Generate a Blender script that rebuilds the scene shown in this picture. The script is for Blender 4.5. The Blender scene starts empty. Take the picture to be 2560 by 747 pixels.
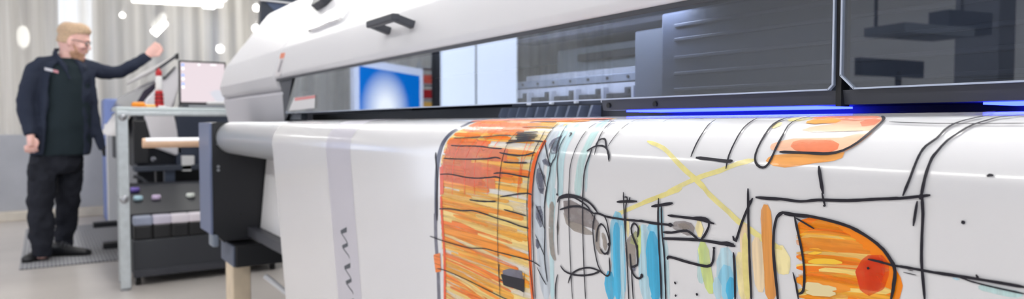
import bpy, bmesh, math, random
from math import sin, cos, tan, pi, radians, atan, atan2, sqrt, hypot
from mathutils import Vector, Matrix
random.seed(7)
SC = bpy.context.scene
COL = SC.collection
V = Vector

# ------------------------------------------------------------------ camera geometry (24 mm lens on 36 mm)
F = 1707.0
PIT = atan(64.5 / F)
TH = atan(1170 / F * cos(PIT))
CAM = V((0, 0, 1.05))
FW = V((-cos(TH) * cos(PIT), sin(TH) * cos(PIT), -sin(PIT)))
RT = V((sin(TH), cos(TH), 0))
UP = RT.cross(FW)

def ray(x, y): return FW * F + RT * (x - 1280) + UP * (373.5 - y)
def on(ax, v, x, y):
    r = ray(x, y); return CAM + r * ((v - CAM[ax]) / r[ax])
def onplane(p, n, x, y):
    r = ray(x, y); return CAM + r * ((V(p) - CAM).dot(V(n)) / r.dot(V(n)))

# ------------------------------------------------------------------ materials
def lin(c):
    f = lambda v: v / 12.92 if v <= .04045 else ((v + .055) / 1.055) ** 2.4
    return (f(c[0] / 255), f(c[1] / 255), f(c[2] / 255), 1)
MATS = {}
def mat(name, rgb, rough=.5, metal=0, spec=.5, var=.0, vscale=8, bump=0, bscale=60, emit=None, es=0, coat=0, trans=0, sub=0):
    if name in MATS: return MATS[name]
    m = bpy.data.materials.new(name); m.use_nodes = True; MATS[name] = m
    nt = m.node_tree; b = nt.nodes['Principled BSDF']
    b.inputs['Base Color'].default_value = lin(rgb)
    b.inputs['Roughness'].default_value = rough
    b.inputs['Metallic'].default_value = metal
    b.inputs['Specular IOR Level'].default_value = spec
    b.inputs['Coat Weight'].default_value = coat; b.inputs['Coat Roughness'].default_value = .11
    b.inputs['Transmission Weight'].default_value = trans
    if sub: b.inputs['Subsurface Weight'].default_value = sub; b.inputs['Subsurface Radius'].default_value = (.01, .004, .002); b.inputs['Subsurface Scale'].default_value = .5
    if emit: b.inputs['Emission Color'].default_value = lin(emit); b.inputs['Emission Strength'].default_value = es
    tc = nt.nodes.new('ShaderNodeTexCoord')
    if var:
        n = nt.nodes.new('ShaderNodeTexNoise'); n.inputs['Scale'].default_value = vscale; n.inputs['Detail'].default_value = 5
        nt.links.new(tc.outputs['Object'], n.inputs['Vector'])
        r = nt.nodes.new('ShaderNodeValToRGB')
        r.color_ramp.elements[0].position = .3; r.color_ramp.elements[1].position = .7
        r.color_ramp.elements[0].color = tuple(v * (1 - var) for v in lin(rgb)[:3]) + (1,)
        r.color_ramp.elements[1].color = tuple(min(1, v * (1 + var)) for v in lin(rgb)[:3]) + (1,)
        nt.links.new(n.outputs['Fac'], r.inputs['Fac']); nt.links.new(r.outputs['Color'], b.inputs['Base Color'])
    if bump:
        n = nt.nodes.new('ShaderNodeTexNoise'); n.inputs['Scale'].default_value = bscale; n.inputs['Detail'].default_value = 4
        nt.links.new(tc.outputs['Object'], n.inputs['Vector'])
        bp = nt.nodes.new('ShaderNodeBump'); bp.inputs['Strength'].default_value = bump; bp.inputs['Distance'].default_value = .01
        nt.links.new(n.outputs['Fac'], bp.inputs['Height']); nt.links.new(bp.outputs['Normal'], b.inputs['Normal'])
    return m
def emat(name, rgb, s):
    m = bpy.data.materials.new(name); m.use_nodes = True; nt = m.node_tree
    nt.nodes.remove(nt.nodes['Principled BSDF'])
    e = nt.nodes.new('ShaderNodeEmission'); e.inputs['Color'].default_value = lin(rgb); e.inputs['Strength'].default_value = s
    nt.links.new(e.outputs[0], nt.nodes['Material Output'].inputs['Surface']); MATS[name] = m; return m
def inkmat(name, rgb, patchy=0, sx=6, sy=160, lo=.35, hi=.6, alpha=1):
    """marker / wash layer printed on the vinyl: glossy like it, see-through where the marker ran dry"""
    m = bpy.data.materials.new(name); m.use_nodes = True; nt = m.node_tree; MATS[name] = m
    b = nt.nodes['Principled BSDF']; b.inputs['Base Color'].default_value = lin(rgb)
    b.inputs['Roughness'].default_value = .3; b.inputs['Coat Weight'].default_value = .45; b.inputs['Coat Roughness'].default_value = .1; b.inputs['Specular IOR Level'].default_value = .25
    t = nt.nodes.new('ShaderNodeBsdfTransparent'); mx = nt.nodes.new('ShaderNodeMixShader'); mx.inputs[0].default_value = alpha
    nt.links.new(t.outputs[0], mx.inputs[1]); nt.links.new(b.outputs[0], mx.inputs[2])
    if patchy:
        uv = nt.nodes.new('ShaderNodeTexCoord'); mp = nt.nodes.new('ShaderNodeMapping')
        mp.inputs['Scale'].default_value = (sx, sy, 1)
        n = nt.nodes.new('ShaderNodeTexNoise'); n.inputs['Scale'].default_value = 1; n.inputs['Detail'].default_value = 4
        r = nt.nodes.new('ShaderNodeMapRange'); r.inputs['From Min'].default_value = lo; r.inputs['From Max'].default_value = hi
        r.inputs['To Min'].default_value = alpha * (1 - patchy); r.inputs['To Max'].default_value = alpha
        nt.links.new(uv.outputs['UV'], mp.inputs['Vector']); nt.links.new(mp.outputs[0], n.inputs['Vector'])
        nt.links.new(n.outputs['Fac'], r.inputs['Value']); nt.links.new(r.outputs[0], mx.inputs[0])
    nt.links.new(mx.outputs[0], nt.nodes['Material Output'].inputs['Surface']); return m
def glassmat(name, tint, f0, rough=.0, streak=0):
    m = bpy.data.materials.new(name); m.use_nodes = True; nt = m.node_tree; MATS[name] = m; N = nt.nodes.new; L = nt.links.new
    nt.nodes.remove(nt.nodes['Principled BSDF'])
    g = N('ShaderNodeNewGeometry'); d = N('ShaderNodeVectorMath'); d.operation = 'DOT_PRODUCT'
    L(g.outputs['Incoming'], d.inputs[0]); L(g.outputs['Normal'], d.inputs[1])
    a = N('ShaderNodeMath'); a.operation = 'ABSOLUTE'; L(d.outputs['Value'], a.inputs[0])
    s = N('ShaderNodeMath'); s.operation = 'SUBTRACT'; s.inputs[0].default_value = 1; L(a.outputs[0], s.inputs[1])
    p = N('ShaderNodeMath'); p.operation = 'POWER'; L(s.outputs[0], p.inputs[0]); p.inputs[1].default_value = 3.4
    k = N('ShaderNodeMath'); k.operation = 'MULTIPLY_ADD'; L(p.outputs[0], k.inputs[0]); k.inputs[1].default_value = 1 - f0; k.inputs[2].default_value = f0
    t = N('ShaderNodeBsdfTransparent'); t.inputs[0].default_value = tint
    gl = N('ShaderNodeBsdfGlossy'); gl.inputs['Roughness'].default_value = rough; gl.inputs['Color'].default_value = (.86, .92, 1, 1)
    mx = N('ShaderNodeMixShader'); L(k.outputs[0], mx.inputs[0]); L(t.outputs[0], mx.inputs[1]); L(gl.outputs[0], mx.inputs[2])
    L(mx.outputs[0], nt.nodes['Material Output'].inputs['Surface']); return m

WHITE = mat('printer_white', (216, 216, 221), .38, spec=.5)
GREYW = mat('printer_pale_grey', (206, 205, 212), .45)
GREYB = mat('powder_blue_grey', (112, 122, 152), .45)
BLACK = mat('black_plastic', (26, 27, 31), .5)
BLACKM = mat('black_metal', (24, 25, 30), .42, bump=.05, bscale=300)
CHAR = mat('charcoal_plastic', (58, 60, 68), .45)
DARKP = mat('dark_panel', (44, 48, 58), .5)
ALU = mat('brushed_aluminium', (226, 230, 236), .3, metal=.75)
GALV = mat('galvanised_steel', (196, 203, 208), .38, metal=.35, var=.08, vscale=30)
STEEL = mat('steel', (170, 172, 178), .3, metal=.9)
RUBBER = mat('rubber', (22, 22, 24), .8)
LABELW = mat('label_white', (236, 236, 238), .5)
RED = mat('red_plastic', (190, 30, 38), .4)
ORANGE = mat('orange_plastic', (250, 150, 20), .45)
YELLOW = mat('yellow_plastic', (248, 190, 90), .45)
INK = mat('black_ink', (32, 30, 42), .45, spec=.4)

# ------------------------------------------------------------------ mesh helpers
def link(name, bm, mats, parent=None, smooth=False, uvf=None):
    me = bpy.data.meshes.new(name)
    bmesh.ops.recalc_face_normals(bm, faces=bm.faces) if not uvf else None
    bm.to_mesh(me); bm.free()
    for m in (mats if isinstance(mats, (list, tuple)) else [mats]): me.materials.append(m)
    if smooth:
        for p in me.polygons: p.use_smooth = True
    o = bpy.data.objects.new(name, me); COL.objects.link(o)
    if parent: o.parent = parent
    return o
def empty(name, loc=(0, 0, 0)):
    o = bpy.data.objects.new(name, None); COL.objects.link(o); o.location = loc; return o
def tag(o, label=None, cat=None, group=None, kind=None):
    if label: o['label'] = label
    if cat: o['category'] = cat
    if group: o['group'] = group
    if kind: o['kind'] = kind
    return o
def kids(o, at):
    """parts are modelled in world coordinates: shift them under their thing's base"""
    pass
def BM(): return bmesh.new()
def box(bm, x0, x1, y0, y1, z0, z1, bev=0, mi=0, rot=None, seg=2):
    t = bmesh.new()
    bmesh.ops.create_cube(t, size=1)
    bmesh.ops.scale(t, vec=(abs(x1 - x0), abs(y1 - y0), abs(z1 - z0)), verts=t.verts)
    if bev: bmesh.ops.bevel(t, geom=t.edges[:] , offset=bev, segments=seg, affect='EDGES', profile=.5)
    if rot: bmesh.ops.transform(t, matrix=rot, verts=t.verts)
    bmesh.ops.translate(t, vec=((x0 + x1) / 2, (y0 + y1) / 2, (z0 + z1) / 2), verts=t.verts)
    merge(bm, t, mi)
def merge(bm, t, mi=0):
    for f in t.faces: f.material_index = mi
    me = bpy.data.meshes.new('tmp'); t.to_mesh(me); t.free(); bm.from_mesh(me); bpy.data.meshes.remove(me)
def prism(bm, poly, a0, a1, axis=0, bev=0, mi=0, taper=None):
    """poly in the two other axes, extruded along axis a0..a1"""
    t = bmesh.new()
    def mk(p, a):
        if axis == 0: return (a, p[0], p[1])
        if axis == 1: return (p[0], a, p[1])
        return (p[0], p[1], a)
    v0 = [t.verts.new(mk(p, a0)) for p in poly]; v1 = [t.verts.new(mk(p, a1)) for p in (taper or poly)]
    n = len(poly)
    t.faces.new(v0); t.faces.new(v1[::-1])
    for i in range(n): t.faces.new((v0[i], v1[i], v1[(i + 1) % n], v0[(i + 1) % n]))
    bmesh.ops.recalc_face_normals(t, faces=t.faces)
    if bev: bmesh.ops.bevel(t, geom=t.edges[:], offset=bev, segments=2, affect='EDGES', profile=.5)
    merge(bm, t, mi)
def tube(bm, pts, rad, seg=14, mi=0, caps=True, squash=None):
    t = bmesh.new(); pts = [V(p) for p in pts]; n = len(pts)
    if not isinstance(rad, (list, tuple)): rad = [rad] * n
    rings = []; ref = None
    for i, p in enumerate(pts):
        d = (pts[min(i + 1, n - 1)] - pts[max(i - 1, 0)]).normalized()
        if ref is None: ref = V((0, 0, 1)) if abs(d.z) < .9 else V((1, 0, 0))
        u = (ref - d * ref.dot(d)).normalized(); ref = u; w = d.cross(u)
        k = rad[i]; ku, kw = (k if isinstance(k, (tuple, list)) else (k, k))
        rings.append([t.verts.new(p + u * ku * cos(2 * pi * j / seg) + w * kw * sin(2 * pi * j / seg)) for j in range(seg)])
    for a, b in zip(rings, rings[1:]):
        for j in range(seg): t.faces.new((a[j], a[(j + 1) % seg], b[(j + 1) % seg], b[j]))
    if caps: t.faces.new(rings[0][::-1]); t.faces.new(rings[-1])
    bmesh.ops.recalc_face_normals(t, faces=t.faces)
    merge(bm, t, mi)
def ball(bm, c, r, mi=0, seg=16, rot=None):
    t = bmesh.new(); bmesh.ops.create_uvsphere(t, u_segments=seg, v_segments=seg // 2 + 2, radius=1)
    r = r if isinstance(r, (tuple, list)) else (r, r, r)
    bmesh.ops.scale(t, vec=r, verts=t.verts)
    if rot: bmesh.ops.transform(t, matrix=rot, verts=t.verts)
    bmesh.ops.translate(t, vec=c, verts=t.verts); merge(bm, t, mi)
def loft(bm, rings, mi=0, cap=True):
    t = bmesh.new(); R = [[t.verts.new(p) for p in r] for r in rings]; n = len(R[0])
    for a, b in zip(R, R[1:]):
        for j in range(n): t.faces.new((a[j], a[(j + 1) % n], b[(j + 1) % n], b[j]))
    if cap: t.faces.new(R[0][::-1]); t.faces.new(R[-1])
    bmesh.ops.recalc_face_normals(t, faces=t.faces); merge(bm, t, mi)
def lathe(bm, c, prof, seg=24, mi=0):
    c = V(c); loft(bm, [[c + V((r * cos(2 * pi * j / seg), r * sin(2 * pi * j / seg), z)) for j in range(seg)] for r, z in prof], mi)
def remesh(o, vox, smooth=4):
    m = o.modifiers.new('r', 'REMESH'); m.mode = 'VOXEL'; m.voxel_size = vox; m.use_smooth_shade = True
    if smooth:
        s = o.modifiers.new('s', 'SMOOTH'); s.iterations = smooth; s.factor = .5
def wrinkle(o, strength, size):
    tx = bpy.data.textures.new('folds', 'CLOUDS'); tx.noise_scale = size; tx.noise_depth = 2
    d = o.modifiers.new('d', 'DISPLACE'); d.texture = tx; d.strength = strength; d.mid_level = .5; d.texture_coords = 'LOCAL'
def autosmooth(o, ang=35):
    me = o.data
    for p in me.polygons: p.use_smooth = True
    me.set_sharp_from_angle(angle=radians(ang))
def struct(name, bm, m, smooth=False):
    o = link(name, bm, m, smooth=smooth); o['kind'] = 'structure'; return o
# ================================================================== THE ROOM
FLOORM = mat('concrete_floor', (196, 190, 186), .3, var=.12, vscale=1.4, bump=.03, bscale=20)
WALLM = mat('low_wall_grey', (176, 178, 184), .6, var=.08, vscale=3)
PAINT = mat('painted_wall', (214, 212, 210), .7)
CEILM = mat('ceiling_white', (205, 205, 208), .8)
bm = BM(); box(bm, -14.5, 4.2, -7.2, 6.2, -.1, 0); struct('floor', bm, FLOORM)
bm = BM(); box(bm, -14.5, 4.2, -7.2, 6.2, 3.6, 3.7); struct('ceiling', bm, CEILM)
bm = BM(); box(bm, -14.5, 4.2, -7.3, -7.2, 0, 3.6); struct('wall_left', bm, PAINT)
bm = BM(); box(bm, -14.5, 4.2, 6.2, 6.3, 0, 3.6); struct('wall_right', bm, PAINT)
bm = BM(); box(bm, -14.6, -14.5, -7.3, 6.3, 0, 3.6); struct('wall_back', bm, mat('far_wall', (200, 198, 196), .8))
bm = BM(); box(bm, -9.32, -9.2, -7.2, 6.2, 0, .93); struct('wall_low', bm, WALLM)
bm = BM(); box(bm, -9.2, -9.06, -7.2, 6.2, 0, .1, .01); struct('baseboard_low', bm, mat('kerb_cream', (214, 206, 192), .6, var=.1, vscale=6))
# wall behind the camera; wide opening added to let in fill light
bm = BM(); box(bm, 4.2, 4.3, -7.3, -5, 0, 3.6); box(bm, 4.2, 4.3, 5, 6.3, 0, 3.6); box(bm, 4.2, 4.3, -5, 5, 3.2, 3.6); box(bm, 4.2, 4.3, -5, 5, 0, .5)
struct('wall_near', bm, PAINT)

# translucent PVC strip curtain above the low wall
def curtain():
    bm = BM(); rnd = random.Random(3)
    y = -7.1; zs = [.9, 1.3, 1.8, 2.3, 2.8, 3.3, 3.58]
    rows = []
    ph = [rnd.uniform(0, 6.28) for _ in range(4)]
    n = 900
    for i in range(n + 1):
        yy = -7.1 + 13.2 * i / n
        col = []
        for z in zs:
            k = (3.6 - z) / 2.7
            a = .022 * sin(yy * 13 + ph[0] + .5 * sin(z * 2 + yy)) + .016 * sin(yy * 31 + ph[1] + .3 * z) + .03 * sin(yy * 4.1 + ph[2]) * (1 - k * .4)
            a += .012 * abs(sin(yy * 9.3 + .6 * sin(yy * 1.3) + z * .25)) ** .3
            col.append(bm.verts.new((-9.26 + a * 1.3, yy, z)))
        rows.append(col)
    for a, b in zip(rows, rows[1:]):
        for j in range(len(zs) - 1): bm.faces.new((a[j], b[j], b[j + 1], a[j + 1]))
    m = bpy.data.materials.new('clear_pvc'); m.use_nodes = True; nt = m.node_tree; N = nt.nodes.new; L = nt.links.new
    b = nt.nodes['Principled BSDF']
    b.inputs['Base Color'].default_value = lin((232, 229, 224)); b.inputs['Roughness'].default_value = .18
    b.inputs['Specular IOR Level'].default_value = .9
    tr = N('ShaderNodeBsdfTransparent'); tr.inputs[0].default_value = (.93, .95, .97, 1)
    tl = N('ShaderNodeBsdfTranslucent'); tl.inputs[0].default_value = lin((240, 238, 232))
    tc = N('ShaderNodeTexCoord'); mp = N('ShaderNodeMapping'); mp.inputs['Scale'].default_value = (.2, 5.5, .1)
    nz = N('ShaderNodeTexNoise'); nz.inputs['Scale'].default_value = 1; nz.inputs['Detail'].default_value = 6
    L(tc.outputs['Object'], mp.inputs[0]); L(mp.outputs[0], nz.inputs['Vector'])
    rp = N('ShaderNodeMapRange'); rp.inputs['From Min'].default_value = .35; rp.inputs['From Max'].default_value = .65
    rp.inputs['To Min'].default_value = .12; rp.inputs['To Max'].default_value = .62
    L(nz.outputs['Fac'], rp.inputs['Value'])
    m1 = N('ShaderNodeMixShader'); m1.inputs[0].default_value = .45; L(b.outputs[0], m1.inputs[1]); L(tl.outputs[0], m1.inputs[2])
    m2 = N('ShaderNodeMixShader'); L(rp.outputs[0], m2.inputs[0]); L(m1.outputs[0], m2.inputs[1]); L(tr.outputs[0], m2.inputs[2])
    L(m2.outputs[0], nt.nodes['Material Output'].inputs['Surface'])
    o = link('strip_curtain', bm, m, smooth=True, uvf=1)
    tag(o, 'translucent whitish plastic strip curtain hanging behind the man above the low grey wall', 'curtain')
curtain()
# things glimpsed through the curtain
bm = BM(); box(bm, -14.48, -14.44, .9, 3.2, 0, 3.3); o = link('grey_gate', bm, mat('gate_blue_grey', (120, 130, 150), .5)); tag(o, 'blue grey roller gate seen hazily through the strip curtain', 'gate')
bm = BM(); box(bm, -14.48, -14.42, .25, .75, .9, 3.4); struct('window_1', bm, mat('bright_window', (240, 244, 250), .5, emit=(238, 244, 255), es=.9))

# ------------------------------------------------------------------ lamps
TUBE = emat('tube_light', (255, 253, 248), 20)
TUBEB = emat('tube_light_far', (255, 250, 238), 12)
SHADE = mat('lamp_housing', (225, 226, 228), .5)
def lamp_make():
    root = empty('fluorescent_lamp')
    bm = BM(); box(bm, -.78, .78, -.11, .11, 0, .09, .008); link('housing', bm, SHADE, root)
    bm = BM(); box(bm, -.74, .74, -.095, .095, -.02, -.002, .006); link('diffuser', bm, TUBE, root)
    for s in (-1, 1):
        bm = BM(); tube(bm, [(s * .6, 0, .09), (s * .6, 0, .36)], .006, 6); link('hanger', bm, STEEL, root)
    return root
def copy_tree(o, parent=None):
    c = o.copy(); COL.objects.link(c); c.parent = parent
    for ch in list(o.children): copy_tree(ch, c)
    return c
proto = None
rows = [(1.02, [-7.9, -6.3, -4.7, -3.1, -1.5, .1, 1.7], 'the row right above the printer'), (-3.05, [-7.9, -6.3, -4.7, -3.1, -1.5, .1, 1.7, 3.3], 'the row over the aisle'),
        (-5.2, [-13.2, -11.2], 'the hall, added to light the curtain from behind'), (-2.0, [-13.2, -11.2], 'the hall, added to light the curtain from behind'), (2.6, [-13.2, -11.2], 'the hall, added to light the curtain from behind'), (5.2, [-13.2, -11.2], 'the hall, added to light the curtain from behind')]  # hall rows are added to brighten the curtain from behind
for Y, xs, w in rows:
    for i, X in enumerate(xs):
        if proto is None: proto = r = lamp_make()
        else: r = copy_tree(proto)
        r.location = (X, Y, 3.24)
        tag(r, 'white ceiling lamp with long bright diffuser hanging in %s' % w, 'ceiling lamp', 'ceiling lamps in %s' % w)
# lamps behind the curtain: one long bar and small bulbs
def bar(p, q, r, label):
    root = empty('batten_lamp', (p + q) / 2); c = (p + q) / 2
    bm = BM(); tube(bm, [p - c, q - c], r, 10); link('light_tube', bm, TUBEB, root)
    for e_ in (p - c, q - c):
        bm = BM(); tube(bm, [e_, (e_.x, e_.y, 3.6 - c.z)], .004, 6); link('hanger', bm, STEEL, root)
    bm = BM(); tube(bm, [p - c + V((0, 0, r * 1.8)), q - c + V((0, 0, r * 1.8))], r * .9, 6); link('holder', bm, SHADE, root)
    tag(root, label, 'lamp')
def atd(x, y, d): return CAM + ray(x, y) * (d / F)
bar(on(0, -10.2, 330, -1), on(0, -10.2, 556, 12), .035, 'long glowing tube lamp behind the strip curtain above the laptop')
bar(on(0, -10.6, 384, 84), on(0, -10.6, 413, 54), .055, 'short slanting glowing tube lamp behind the curtain above the raised hand')
for (x, y, r, l) in [(551, 122, .055, 'round glowing bulb behind the curtain, just above the laptop screen'), (306, 38, .035, 'small faint bulb behind the curtain right of the head'),
                     (640, 71, .055, 'round glowing bulb beside the sloping end of the printer hood'), (641, 20, .05, 'warm bulb beside the dark screen above the hood'),
                     (58, 92, .07, 'pale oval bulb behind the curtain left of the head')]:
    bm = BM(); c = on(0, -10.4, x, y); ball(bm, (0, 0, 0), (r, r, r * (2.0 if x < 100 else 1)), seg=12); tube(bm, [(0, 0, r * (2 if x < 100 else 1)), (0, 0, 3.6 - c.z)], .004, 6, 1)
    o = link('light_bulb', bm, [TUBEB if x != 58 else emat('dim_bulb', (255, 250, 240), 1.3), STEEL], smooth=True); o.location = c; tag(o, l, 'light bulb')
# world light entering the added opening as fill
W = bpy.data.worlds.new('w'); SC.world = W; W.use_nodes = True
W.node_tree.nodes['Background'].inputs[0].default_value = (.86, .93, 1, 1); W.node_tree.nodes['Background'].inputs[1].default_value = 1.6

# ================================================================== THE BIG PRINTER
PR = empty('large_format_printer', (-1.6, .95, 0))
tag(PR, 'big white large-format inkjet printer with tinted front window and blue lit print gap', 'printer')
def P(name, bm, m, smooth=False, par=None, ang=None):
    o = link(name, bm, m)
    if smooth or ang: autosmooth(o, ang or 40)
    par = par or PR
    o.parent = par
    o.matrix_parent_inverse = Matrix.Translation(-world_loc(par))
    return o
def world_loc(o):
    l = V(o.location)
    if o.parent: l = l + 0 * l
    return V((0, 0, 0)) if o.type == 'MESH' else V(o.location)
XL, XR = -3.74, .75
# hood
hood = [(.748, 1.222), (.744, 1.236), (.772, 1.336), (.782, 1.350), (.985, 1.618), (1.0, 1.632), (1.17, 1.724), (1.5, 1.80), (1.75, 1.78), (1.80, 1.20), (1.2, 1.24), (1.0, 1.245), (.80, 1.236)]
bm = BM(); prism(bm, hood, -2.73, XR, 0)
hd = P('hood', bm, WHITE, ang=25)
hm = hd.modifiers.new('b', 'BEVEL'); hm.width = .006; hm.segments = 3; hm.limit_method = 'ANGLE'
# end cover (left end), rounded shoulders; lip, under-bevel, lower body tapering back
endc = [(.744, 1.236), (.772, 1.336), (.782, 1.350), (.985, 1.618), (1.0, 1.632), (1.17, 1.724), (1.5, 1.80), (1.75, 1.78), (1.80, 1.10), (.80, 1.175), (.757, 1.182), (.746, 1.224)]
bm = BM(); prism(bm, endc, -3.745, -2.7305, 0)
ec = P('end_cover', bm, WHITE, ang=25); b_ = ec.modifiers.new('b', 'BEVEL'); b_.width = .02; b_.segments = 4; b_.limit_method = 'ANGLE'
bm = BM(); prism(bm, [(.759, 1.176), (.785, 1.05), (.80, 1.0), (1.8, 1.0), (1.8, 1.176)], -3.735, -2.66, 0)
lb = P('lower_cover', bm, GREYW, ang=25); b_ = lb.modifiers.new('b', 'BEVEL'); b_.width = .012; b_.segments = 3; b_.limit_method = 'ANGLE'
# dark trim under the hood lip and left window cheek
bm = BM(); box(bm, -2.72, XR, .750, .775, 1.2155, 1.2235, .001); P('window_trim', bm, CHAR)
bm = BM(); prism(bm, [(-2.729, 1.222), (-2.55, 1.222), (-2.58, 1.175), (-2.62, 1.08), (-2.655, 1.06), (-2.66, 1.06), (-2.685, 1.178)], .762, .79, 1); P('window_cheek', bm, CHAR)
bm = BM(); box(bm, -2.66, -2.5, .776, .80, 1.0625, 1.088, .003); P('cheek_foot', bm, mat('grey_plastic', (92, 98, 108), .5))
# tinted windows
GL = glassmat('tinted_acrylic', (.66, .70, .76, 1), .185)
EDGE = mat('acrylic_edge', (190, 200, 220), .25, spec=.8)
def window(x0l, x0h, x1, cut=.016):
    z0, z1 = 1.0885, 1.216
    poly = [(x0l + cut, z0), (x1 - cut, z0), (x1, z0 + cut), (x1, z1), (x0h, z1), (x0l, z0 + cut)]
    bm = BM(); prism(bm, poly, .751, .755, 1); w = P('front_window', bm, GL); w['label'] = 'tinted see-through window pane'
    # polished edge band (chamfer) round the pane
    bm = BM(); e = .0035
    path = [(x0l, z0 + cut), (x0l + cut, z0), (x1 - cut, z0), (x1, z0 + cut), (x1, z1)]
    if x0h == x0l: path = [(x0l, z1)] + path
    for a, b in zip(path, path[1:]):
        d = V((b[0] - a[0], b[1] - a[1])); n = V((-d.y, d.x)).normalized() * e * .55
        prism(bm, [(a[0], a[1]), (b[0], b[1]), (b[0] + n.x, b[1] + n.y), (a[0] + n.x, a[1] + n.y)], .7495, .7558, 1)
    o = link('polished_edge', bm, EDGE); o.parent = w
    return w
window(-2.60, -2.477, -.441, .006)
window(-.4335, -.4335, XR)
bm = BM(); box(bm, -.4405, -.434, .7545, .772, 1.07, 1.2155); P('mullion', bm, BLACK)
bm = BM(); box(bm, -.30, XR, .7556, .757, 1.0925, 1.0935); P('seal_line', bm, BLACK)
# lower lip of the carriage bay (right part) with two screws
bm = BM(); prism(bm, [(.762, 1.072), (.758, 1.0885), (.776, 1.0885), (.79, 1.072)], -.846, XR, 0); P('front_lip', bm, mat('lip_grey', (66, 68, 76), .42), )
for px in (1520, 1636):
    c = on(1, .757, px, 258); bm = BM(); tube(bm, [(c.x, .764, 1.0795), (c.x, .757, 1.0795)], .004, 12); P('lip_screw', bm, BLACK)
# platen, under which the body continues
bm = BM(); prism(bm, [(.73, 1.058), (1.35, 1.058), (1.35, .93), (.80, .93), (.73, 1.03)], -2.9, XR, 0); P('platen', bm, DARKP)
bm = BM(); box(bm, -3.0, XR, 1.0, 1.7, .45, .99, .01); P('chassis', bm, DARKP)
# rear wall of the print bay
bm = BM(); box(bm, -2.72, XR, 1.3, 1.34, 1.06, 1.25); P('bay_back', bm, mat('bay_dark', (52, 56, 66), .6))
# gantry beam with screws, rail, strips and blocks seen through the window
GB = mat('gantry_grey', (150, 156, 158), .45); GBL = mat('gantry_light', (206, 208, 214), .45)
XG = -1.30
bm = BM(); box(bm, XG, XR, .90, .955, 1.232, 1.262, .002); P('upper_beam', bm, mat('beam_dark_grey', (112, 112, 120), .5))
for i in range(16):
    X = -1.11 + .0575 * i; bm = BM(); tube(bm, [(X, .902, 1.248), (X, .8975, 1.248)], .0035, 10); P('beam_screw', bm, BLACK)
bm = BM(); box(bm, XG, XR, 1.02, 1.2, 1.165, 1.225, .004); P('gantry_beam', bm, GB)
bm = BM(); box(bm, -1.2, -.4, 1.0, 1.021, 1.19, 1.207, .003); P('cable_channel', bm, BLACK)
bm = BM(); box(bm, XG, XR, .93, 1.1, 1.147, 1.160, .002); P('rail_cover', bm, GBL)
bm = BM(); box(bm, XG, XR, .902, .93, 1.130, 1.146, .002); P('screw_strip', bm, mat('strip_steel', (168, 174, 186), .35, metal=.3))
for i in range(14):
    X = -1.272 + .0565 * i; bm = BM(); tube(bm, [(X, .904, 1.138), (X, .8995, 1.138)], .0028, 10); P('strip_screw', bm, BLACK)
bm = BM(); box(bm, XG, XR, .905, .92, 1.108, 1.128, .001); P('light_strip', bm, mat('bright_strip', (228, 230, 238), .4))
bm = BM(); box(bm, XG, XR, .89, .91, 1.088, 1.1075, .001); P('lower_rail', bm, DARKP)
for i in range(12):
    X = -1.24 + .0815 * i
    bm = BM(); box(bm, X - .012, X + .012, .885, .9, 1.1, 1.118, .002); box(bm, X + .008, X + .016, .882, .897, 1.09, 1.12, .002, 1); o = P('clamp_block', bm, [CHAR, GBL])
    bm = BM(); tube(bm, [(X, .886, 1.11), (X, .882, 1.11)], .004, 10); s = link('screw', bm, BLACK); s.parent = o
bm = BM(); box(bm, -1.28, -.72, .79, .81, 1.229, 1.233); o = P('bay_fill_bar', bm, emat('bay_fill_glow', (235, 240, 255), 28)); o['label'] = 'added white fill bar hidden above the window'  # added fill glow, out of sight, brightens the gantry parts behind the glass
# comb ribs in the dark gap, left of the lip
for i in range(14):
    X = on(1, .85, 1255, 275).x + .034 * i
    if X > -.95: break
    bm = BM(); prism(bm, [(.84, 1.0605), (.85, 1.085), (.87, 1.085), (.87, 1.0605)], X - .003, X + .003, 0); P('guide_rib', bm, mat('rib_grey', (60, 66, 78), .5))
bm = BM(); box(bm, -2.66, XR, .872, .90, 1.0605, 1.0875); P('gap_shutter', bm, BLACK)
# carriage with UV lamps that light the gap
bm = BM(); box(bm, -.82, XR, .776, .875, 1.0722, 1.0745, .001); P('uv_spill_blocker', bm, BLACK)  # added cover, keeps the blue glow from scattering up into the bay
CX = on(1, .82, 1652, 150).x
bm = BM(); box(bm, CX, XR, .82, .865, 1.0735, 1.226, .004); CA = P('print_carriage', bm, mat('carriage_slate', (84, 90, 106), .45))
for z_ in (1.10, 1.125, 1.15, 1.178, 1.2):
    bm = BM(); box(bm, CX + .03, XR, .8165, .8205, z_, z_ + .006, .0015); o = link('carriage_rib', bm, mat('carriage_rib_grey', (104, 108, 122), .4)); o.parent = CA
bm = BM(); box(bm, CX - .09, CX, .85, .868, 1.09, 1.21, .003); o = link('carriage_flange', bm, mat('flange_grey', (104, 108, 118), .45)); o.parent = CA
UV = emat('uv_light', (30, 40, 255), 18)
for (x0, x1) in ((-.81, -.48), (-.30, .14)):
    bm = BM(); box(bm, x0, x1, .780, .862, 1.0692, 1.0716); o = P('uv_lamp', bm, UV); o['label'] = 'glowing blue curing lamp bar'
# handle on the hood face
bm = BM(); box(bm, -1.70, -1.535, .700, .722, 1.300, 1.318, .004)
for X in (-1.688, -1.547):
    tube(bm, [(X, .711, 1.309), (X, .762, 1.293)], (.011), 4) if False else prism(bm, [(.711, 1.300), (.711, 1.318), (.768, 1.303), (.768, 1.283)], X - .011, X + .011, 0, .002)
P('hood_handle', bm, CHAR)
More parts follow.
